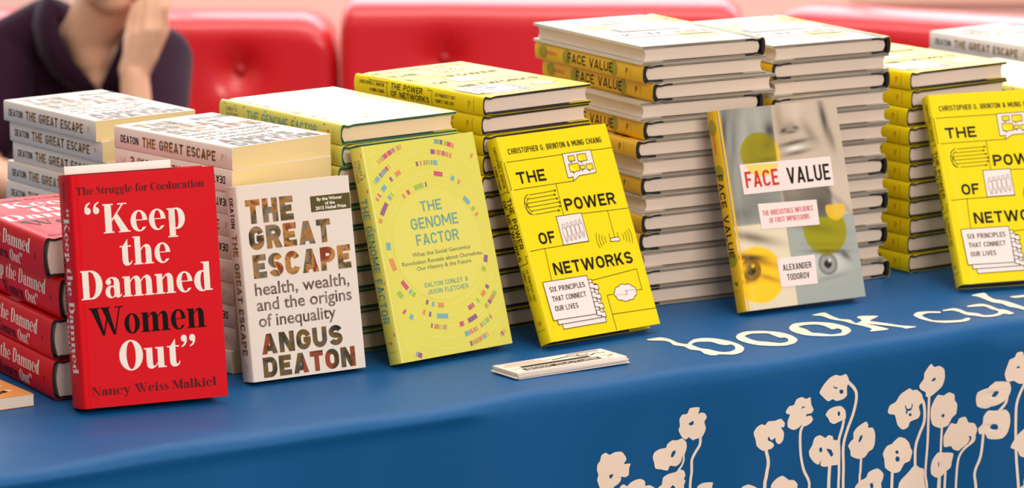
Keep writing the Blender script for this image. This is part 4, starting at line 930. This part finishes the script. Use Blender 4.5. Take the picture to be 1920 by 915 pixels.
stack('fv', .3080, 4.359, .53, 'RNRNNNNRNRNRNR', lambda k: 'hardcover in the right of the two tallest stacks, #', 'hardcovers in the right tall stack', seed=17, jit=.0022, scale=(1, 1, .97))
stack('net', .4826, 4.466, .6282, 'NNNNNNNNNNN', lambda k: 'yellow hardcover in the stack right of the tallest stacks, #', 'yellow hardcovers in the right stack', seed=19, jit=.004)
stack('gen', .665, 4.74, .6, 'NNNNNNNN', lambda k: 'pale yellow-green hardcover in the stack at the right edge, #', 'yellow-green hardcovers at the right edge', seed=23)
stack('ge', .71, 5.05, .62, 'NNNNNNNN', lambda k: 'white paperback in the rear right stack by the banquette, #', 'paperbacks in the rear right stack', seed=29)

# orange paperback at the left edge
mat('orange_cover', '#ee9a4a', .42); mat('cream_ink', '#f3dcc0', .42)
def orange_book():
    f = Art()
    for i, y in enumerate((24, 46, 70, 96, 124)):
        pts = [(x, y + 7 * math.sin(x / 17 + i)) for x in range(12, 124, 7)]
        f.line(pts, 7, 'cream_ink', 1)
    t = thing('paperback_book', 'orange paperback with cream waves lying flat at the left edge, before the red stack', 'book')
    W, H, T = .132, .2, .0125
    for n, me in soft_meshes('ge', 'orange_cover', 'pink_pages', (f, Art()), (W, H, T)): link(n, me, (), t)
    a = .58; u = Vector((math.cos(a), math.sin(a), 0)); b = Vector((-math.sin(a), math.cos(a), 0))
    t.location = Vector((-.496, 3.772, TZ + .0004)) - u * W; t.rotation_euler = (0, 0, a)
orange_book()

# white card tucked behind the red display book
def card():
    bm = bmesh.new(); box_bm(bm, (0, 0, 0), (.115, .248, .002), bevel=.0005)
    o = link('display_card', mesh_of('display_card', bm), (MATS['pink_white'],)); o['label'] = 'plain white card tucked behind the standing red book, only its top edge showing'; o['category'] = 'card'
    yaw, lean = .3981, .1459
    u = Vector((math.cos(yaw), math.sin(yaw), 0)); n0 = Vector((math.sin(yaw), -math.cos(yaw), 0)); z = Vector((0, 0, 1))
    v = math.cos(lean) * z - math.sin(lean) * n0; n = math.cos(lean) * n0 + math.sin(lean) * z
    p = Vector((-.4375, 3.7267, TZ + .043 * math.sin(lean))) - n * .0456 + u * .006
    p += v * ((TZ + .0006 - p.z) / v.z)
    m = Matrix((u, v, n)).transposed().to_4x4(); m.translation = p; o.matrix_world = m
card()

# pile of bookmarks
mat('bookmark_paper', '#eedfd2', .6, .2); mat('bookmark_ink', '#352d2c', .6, .1); mat('bookmark_rust', '#a5664f', .5)
def bookmarks():
    f = Art(); k = 'bookmark_ink'
    f.rect(3, 17.5, 142, 18.2, k, 1); f.rect(20, 19.6, 112, 26, k, 1); f.rect(16, 6.5, 118, 15.5, k, 1)
    f.text('BOOK CULTURE', 20, 114, 8.2, 5.6, 'bookmark_paper', 2, .02)
    for x0, x1, y in ((4, 60, 30), (6, 70, 34), (10, 60, 38), (4, 52, 42)): f.rect(x0, y, x1, y + 1.2, 'bookmark_rust', 1)
    f.line([(70, 32), (92, 36), (104, 33)], 2.6, k, 1); f.ell(112, 36, 8, 4.5, 'bookmark_rust', 1); f.ell(112, 36.5, 6, 3, 'bookmark_paper', 2); f.line([(103, 30), (118, 27), (126, 32), (138, 30)], 2, k, 1); f.line([(96, 42), (118, 43), (136, 41)], 2.2, k, 1)
    f.rect(8, 2.5, 130, 3.2, k, 1); f.rect(128, 10, 132, 12, k, 1); f.rect(134, 14, 138, 16, k, 1)
    u = Vector((math.cos(.607), math.sin(.607), 0)); b = Vector((-math.sin(.607), math.cos(.607), 0))
    names = ['bookmark_paper', 'bookmark_ink', 'bookmark_rust']
    bm = bmesh.new(); box_bm(bm, (0, 0, 0), (.146, .047, .0011), bevel=.0002)
    f.build(bm, lambda x, y, l: (x / 1000, y / 1000, .0011 + l / 1500), {n: i for i, n in enumerate(names)})
    me = mesh_of('bookmark', bm)
    rnd = random.Random(2); order = ['bottom card', 'second card from the bottom', 'third card from the bottom', 'third card from the top', 'second card from the top', 'top card']
    for i in range(6):
        o = link('bookmark', me, [MATS[n] for n in names] if i == 0 else ())
        o['label'] = 'cream printed bookmark in the flat pile, ' + order[i]; o['category'] = 'bookmark'; o['group'] = 'bookmarks in the flat pile'
        o.location = Vector((.006, 3.884, TZ + .0008 + i * .00125)) + u * (rnd.uniform(-1, 1) * .0025 if i < 5 else 0) + b * (rnd.uniform(-1, 1) * .0015 if i < 5 else 0)
        o.rotation_euler = (0, 0, .607 + rnd.uniform(-.015, .015))
bookmarks()

# ------------------------------------------------------------------ the person on the banquette
mat('skin', '#e0ac8c', .55, noise=.05, nscale=25); mat('polo_cloth', '#2a0d22', .9, spec=.2, noise=.15, nscale=40, sheen=.08); mat('trouser_cloth', '#1a1719', .85)
mat('hair_brown', '#3a241a', .6, noise=.2, nscale=120); mat('eye_white', '#f2ece6', .3); mat('iris_brown', '#3a2416', .3); mat('lip', '#b46a5c', .5); mat('shoe_leather', '#15110f', .4); mat('button_pearl', '#5a3a4e', .4)
def at(px, py, y):
    """a point of the room at distance y seen at image position px, py"""
    d = cam_right * ((px - 960) / CAM_F) - cam_up * ((py - CAM_PY) / CAM_F) + _f
    k = y / d.y
    return Vector((0, 0, CAM_H + TZ)) + d * k
def blob(bm, c, r, rot=None, seg=20):
    m = Matrix.Translation(c) @ (rot or Matrix.Identity(4)) @ Matrix.Diagonal((*(r if hasattr(r, '__len__') else (r, r, r)), 1))
    bmesh.ops.create_uvsphere(bm, u_segments=seg, v_segments=seg // 2, radius=1, matrix=m)
def chain(bm, pts):
    """tapered limb through (point, radius) joints"""
    for (p, r), (q, s) in zip(pts, pts[1:]):
        d = q - p; L = d.length
        if L < 1e-6: continue
        rot = d.to_track_quat('Z', 'Y').to_matrix().to_4x4()
        bmesh.ops.create_cone(bm, cap_ends=True, segments=18, radius1=r, radius2=s, depth=L, matrix=Matrix.Translation((p + q) / 2) @ rot)
    for p, r in pts: blob(bm, p, r, seg=16)
def fuse(name, bm, voxel, it):
    """one continuous surface out of overlapping pieces"""
    me = bpy.data.meshes.new(name); bm.to_mesh(me); bm.free()
    o = bpy.data.objects.new(name, me); C.objects.link(o)
    r = o.modifiers.new('r', 'REMESH'); r.mode = 'VOXEL'; r.voxel_size = voxel; r.use_smooth_shade = True
    s = o.modifiers.new('s', 'SMOOTH'); s.factor = .5; s.iterations = it
    dg = bpy.context.evaluated_depsgraph_get()
    out = bpy.data.meshes.new_from_object(o.evaluated_get(dg)); out.name = name
    bpy.data.objects.remove(o); bpy.data.meshes.remove(me)
    out.materials.clear(); out.shade_smooth()
    return out
def person():
    hc = at(208, -88, 7.20)                               # centre of the head
    ax = (at(228, 18, 7.20) - hc).normalized()            # towards the chin: the head leans on the hand
    side = Vector((1, 0, 0)) - ax * ax.x; side.normalize(); side = (side + Vector((0, -.12, 0))).normalized()
    fw = ax.cross(side).normalized()
    if fw.y > 0: fw = -fw
    hm = Matrix((side, fw, -ax)).transposed().to_4x4()
    hp = lambda a, b, c: hc + side * a + fw * b - ax * c   # right, forward, up in head space
    b = bmesh.new()
    blob(b, hp(0, -.012, .025), (.076, .094, .092), hm, 28); blob(b, hp(0, .012, -.045), (.062, .068, .062), hm, 24)
    blob(b, hp(0, .035, -.088), (.036, .034, .026), hm); blob(b, hp(-.03, .01, -.072), (.03, .045, .03), hm); blob(b, hp(.03, .01, -.072), (.03, .045, .03), hm)
    chain(b, [(hp(0, .078, .012), .009), (hp(0, .096, -.022), .015)]); blob(b, hp(-.011, .084, -.024), .009); blob(b, hp(.011, .084, -.024), .009)
    for s in (-1, 1): blob(b, hp(s * .075, -.01, -.005), (.009, .02, .032), hm)
    blob(b, hp(0, .076, -.055), (.024, .010, .011), hm)
    # neck and the open chest of the shirt
    chain(b, [(hp(0, -.02, -.05), .060), (at(170, 62, 7.27), .057), (at(176, 105, 7.265), .046), (at(182, 150, 7.245), .022), (at(185, 166, 7.235), .009)])
    chain(b, [(at(165, 70, 7.30), .058), (at(172, 130, 7.38), .045), (at(170, 200, 7.47), .07)])
    # left arm (right in the picture) propped on the knee, hand on the cheek
    sh, el, wr = at(303, 110, 7.38), at(268, 392, 7.02), at(252, 138, 7.06)
    chain(b, [(sh, .05), (sh.lerp(el, .5), .046), (el, .037), (el.lerp(wr, .3), .040), (el.lerp(wr, .7), .031), (wr, .0275)])
    kn = [at(256, 62, 7.055), at(275, 56, 7.05), at(291, 54, 7.055), at(305, 58, 7.07)]
    for k, q in enumerate(kn): chain(b, [(wr + Vector((.006 * (k - 1.5), 0, .005)), .022), (q, .0135)])
    blob(b, at(266, 95, 7.06), (.034, .018, .040))
    tips = [((262, 20), (272, -22), (278, -58), .0098), ((279, 4), (288, -44), (292, -82), .0102), ((295, 4), (303, -40), (306, -76), .0098), ((309, 14), (315, -22), (316, -50), .0088)]
    for q, (a1, a2, a3, r) in zip(kn, tips):
        chain(b, [(q, .0118), (at(*a1, 7.065), r + .001), (at(*a2, 7.085), r), (at(*a3, 7.11), r * .85)])
    chain(b, [(at(248, 112, 7.06), .018), (at(243, 78, 7.07), .0135), (at(247, 44, 7.085), .0105), (at(254, 12, 7.10), .009)])      # thumb under the jaw
    # right arm lying across the knees
    sl, el2, w2 = at(22, 90, 7.38), at(-42, 318, 7.20), at(86, 372, 6.98)
    chain(b, [(sl, .05), (sl.lerp(el2, .5), .046), (el2, .038), (el2.lerp(w2, .35), .04), (w2, .028), (at(128, 384, 6.95), .03)])
    for k in range(4): chain(b, [(at(128, 376 + 7 * k, 6.95), .013), (at(160, 380 + 8 * k, 6.945), .0098), (at(180, 396 + 8 * k, 6.955), .0085)])
    chain(b, [(at(110, 372, 6.94), .014), (at(140, 362, 6.93), .0105), (at(156, 372, 6.93), .009)])
    body = link('person', fuse('person', b, .0042, 4), (MATS['skin'],))
    body['label'] = 'person in a dark purple polo shirt seated with chin resting on one hand'; body['category'] = 'person'
    # polo shirt
    b = bmesh.new()
    chain(b, [(sl, .064), (at(92, 50, 7.37), .060), (at(165, 92, 7.40), .062), (at(245, 82, 7.40), .058), (sh, .064)])
    blob(b, at(165, 210, 7.46), (.185, .11, .15)); blob(b, at(165, 310, 7.52), (.175, .12, .15)); blob(b, at(165, 392, 7.58), (.18, .13, .10))
    chain(b, [(at(60, 120, 7.40), .075), (at(110, 260, 7.46), .10)]); chain(b, [(at(275, 130, 7.40), .075), (at(225, 260, 7.46), .10)])
    chain(b, [(sh, .064), (sh.lerp(el, .3), .066), (sh.lerp(el, .62), .062)]); chain(b, [(sl, .064), (sl.lerp(el2, .4), .064), (sl.lerp(el2, .72), .061)])
    shirt = link('polo_shirt', fuse('polo_shirt', b, .006, 5), (MATS['polo_cloth'],), body)
    # collar: two folded wings along the open neck
    def wing(pts, w):
        c = bmesh.new(); n = len(pts)
        A = [c.verts.new(p) for p, q in pts]; B = [c.verts.new(q) for p, q in pts]
        A2 = [c.verts.new(p + Vector((0, .006, -.001))) for p, q in pts]; B2 = [c.verts.new(q + Vector((0, .006, -.001))) for p, q in pts]
        for i in range(n - 1):
            c.faces.new((A[i], B[i], B[i + 1], A[i + 1])); c.faces.new((A2[i + 1], B2[i + 1], B2[i], A2[i])); c.faces.new((B[i], B2[i], B2[i + 1], B[i + 1])); c.faces.new((A2[i], A[i], A[i + 1], A2[i + 1]))
        c.faces.new((A[0], A2[0], B2[0], B[0])); c.faces.new((A[-1], B[-1], B2[-1], A2[-1]))
        bmesh.ops.recalc_face_normals(c, faces=c.faces[:])
        me = mesh_of('collar', c); me.shade_smooth(); link('collar', me, (MATS['polo_cloth'],), shirt)
    wing([(at(112, -44, 7.35), at(92, -26, 7.37)), (at(97, -6, 7.27), at(66, 14, 7.31)), (at(104, 36, 7.225), at(60, 50, 7.285)), (at(118, 78, 7.205), at(72, 100, 7.27)), (at(136, 112, 7.20), at(96, 138, 7.26)), (at(170, 152, 7.205), at(130, 168, 7.25)), (at(187, 174, 7.215), at(170, 182, 7.235))], .04)
    wing([(at(246, 26, 7.25), at(262, 34, 7.27)), (at(234, 58, 7.225), at(254, 70, 7.25)), (at(220, 92, 7.205), at(242, 108, 7.235)), (at(205, 126, 7.205), at(226, 146, 7.225)), (at(188, 166, 7.212), at(206, 180, 7.22))], .03)
    # trousers, shoes
    b = bmesh.new()
    blob(b, at(165, 400, 7.60), (.19, .16, .105))
    for s, k in ((-1, at(60, 440, 7.06)), (1, at(262, 470, 7.02))):
        hip = at(165 + s * 75, 405, 7.56); an = Vector((k.x, k.y + .06, .09))
        chain(b, [(hip, .088), (hip.lerp(k, .5), .08), (k, .062), (k.lerp(an, .35), .06), (an, .045)])
        c = bmesh.new(); blob(c, Vector((an.x, an.y - .06, .045)), (.045, .13, .044)); blob(c, Vector((an.x, an.y, .07)), (.042, .05, .05))
        link('shoe', fuse('shoe', c, .008, 2), (MATS['shoe_leather'],), body)
    link('trousers', fuse('trousers', b, .008, 4), (MATS['trouser_cloth'],), body)
    # hair, eyes, lips
    b = bmesh.new()
    blob(b, hp(0, -.026, .045), (.083, .095, .085), hm, 24); blob(b, hp(0, -.045, .0), (.078, .07, .08), hm, 24); blob(b, hp(0, .045, .088), (.06, .04, .03), hm)
    link('hair', fuse('hair', b, .006, 2), (MATS['hair_brown'],), body)
    for s in (-1, 1):
        b = bmesh.new(); blob(b, hp(s * .03, .066, .010), .0125); me = mesh_of('eye', b); me.shade_smooth(); e = link('eye', me, (MATS['eye_white'],), body)
        b = bmesh.new(); blob(b, hp(s * .03, .0745, .010), .006); me = mesh_of('iris', b); me.shade_smooth(); link('iris', me, (MATS['iris_brown'],), e)
    b = bmesh.new(); blob(b, hp(0, .083, -.053), (.021, .006, .004), hm); blob(b, hp(0, .083, -.060), (.018, .006, .005), hm)
    link('lips', fuse('lips', b, .002, 1), (MATS['lip'],), body)
person()
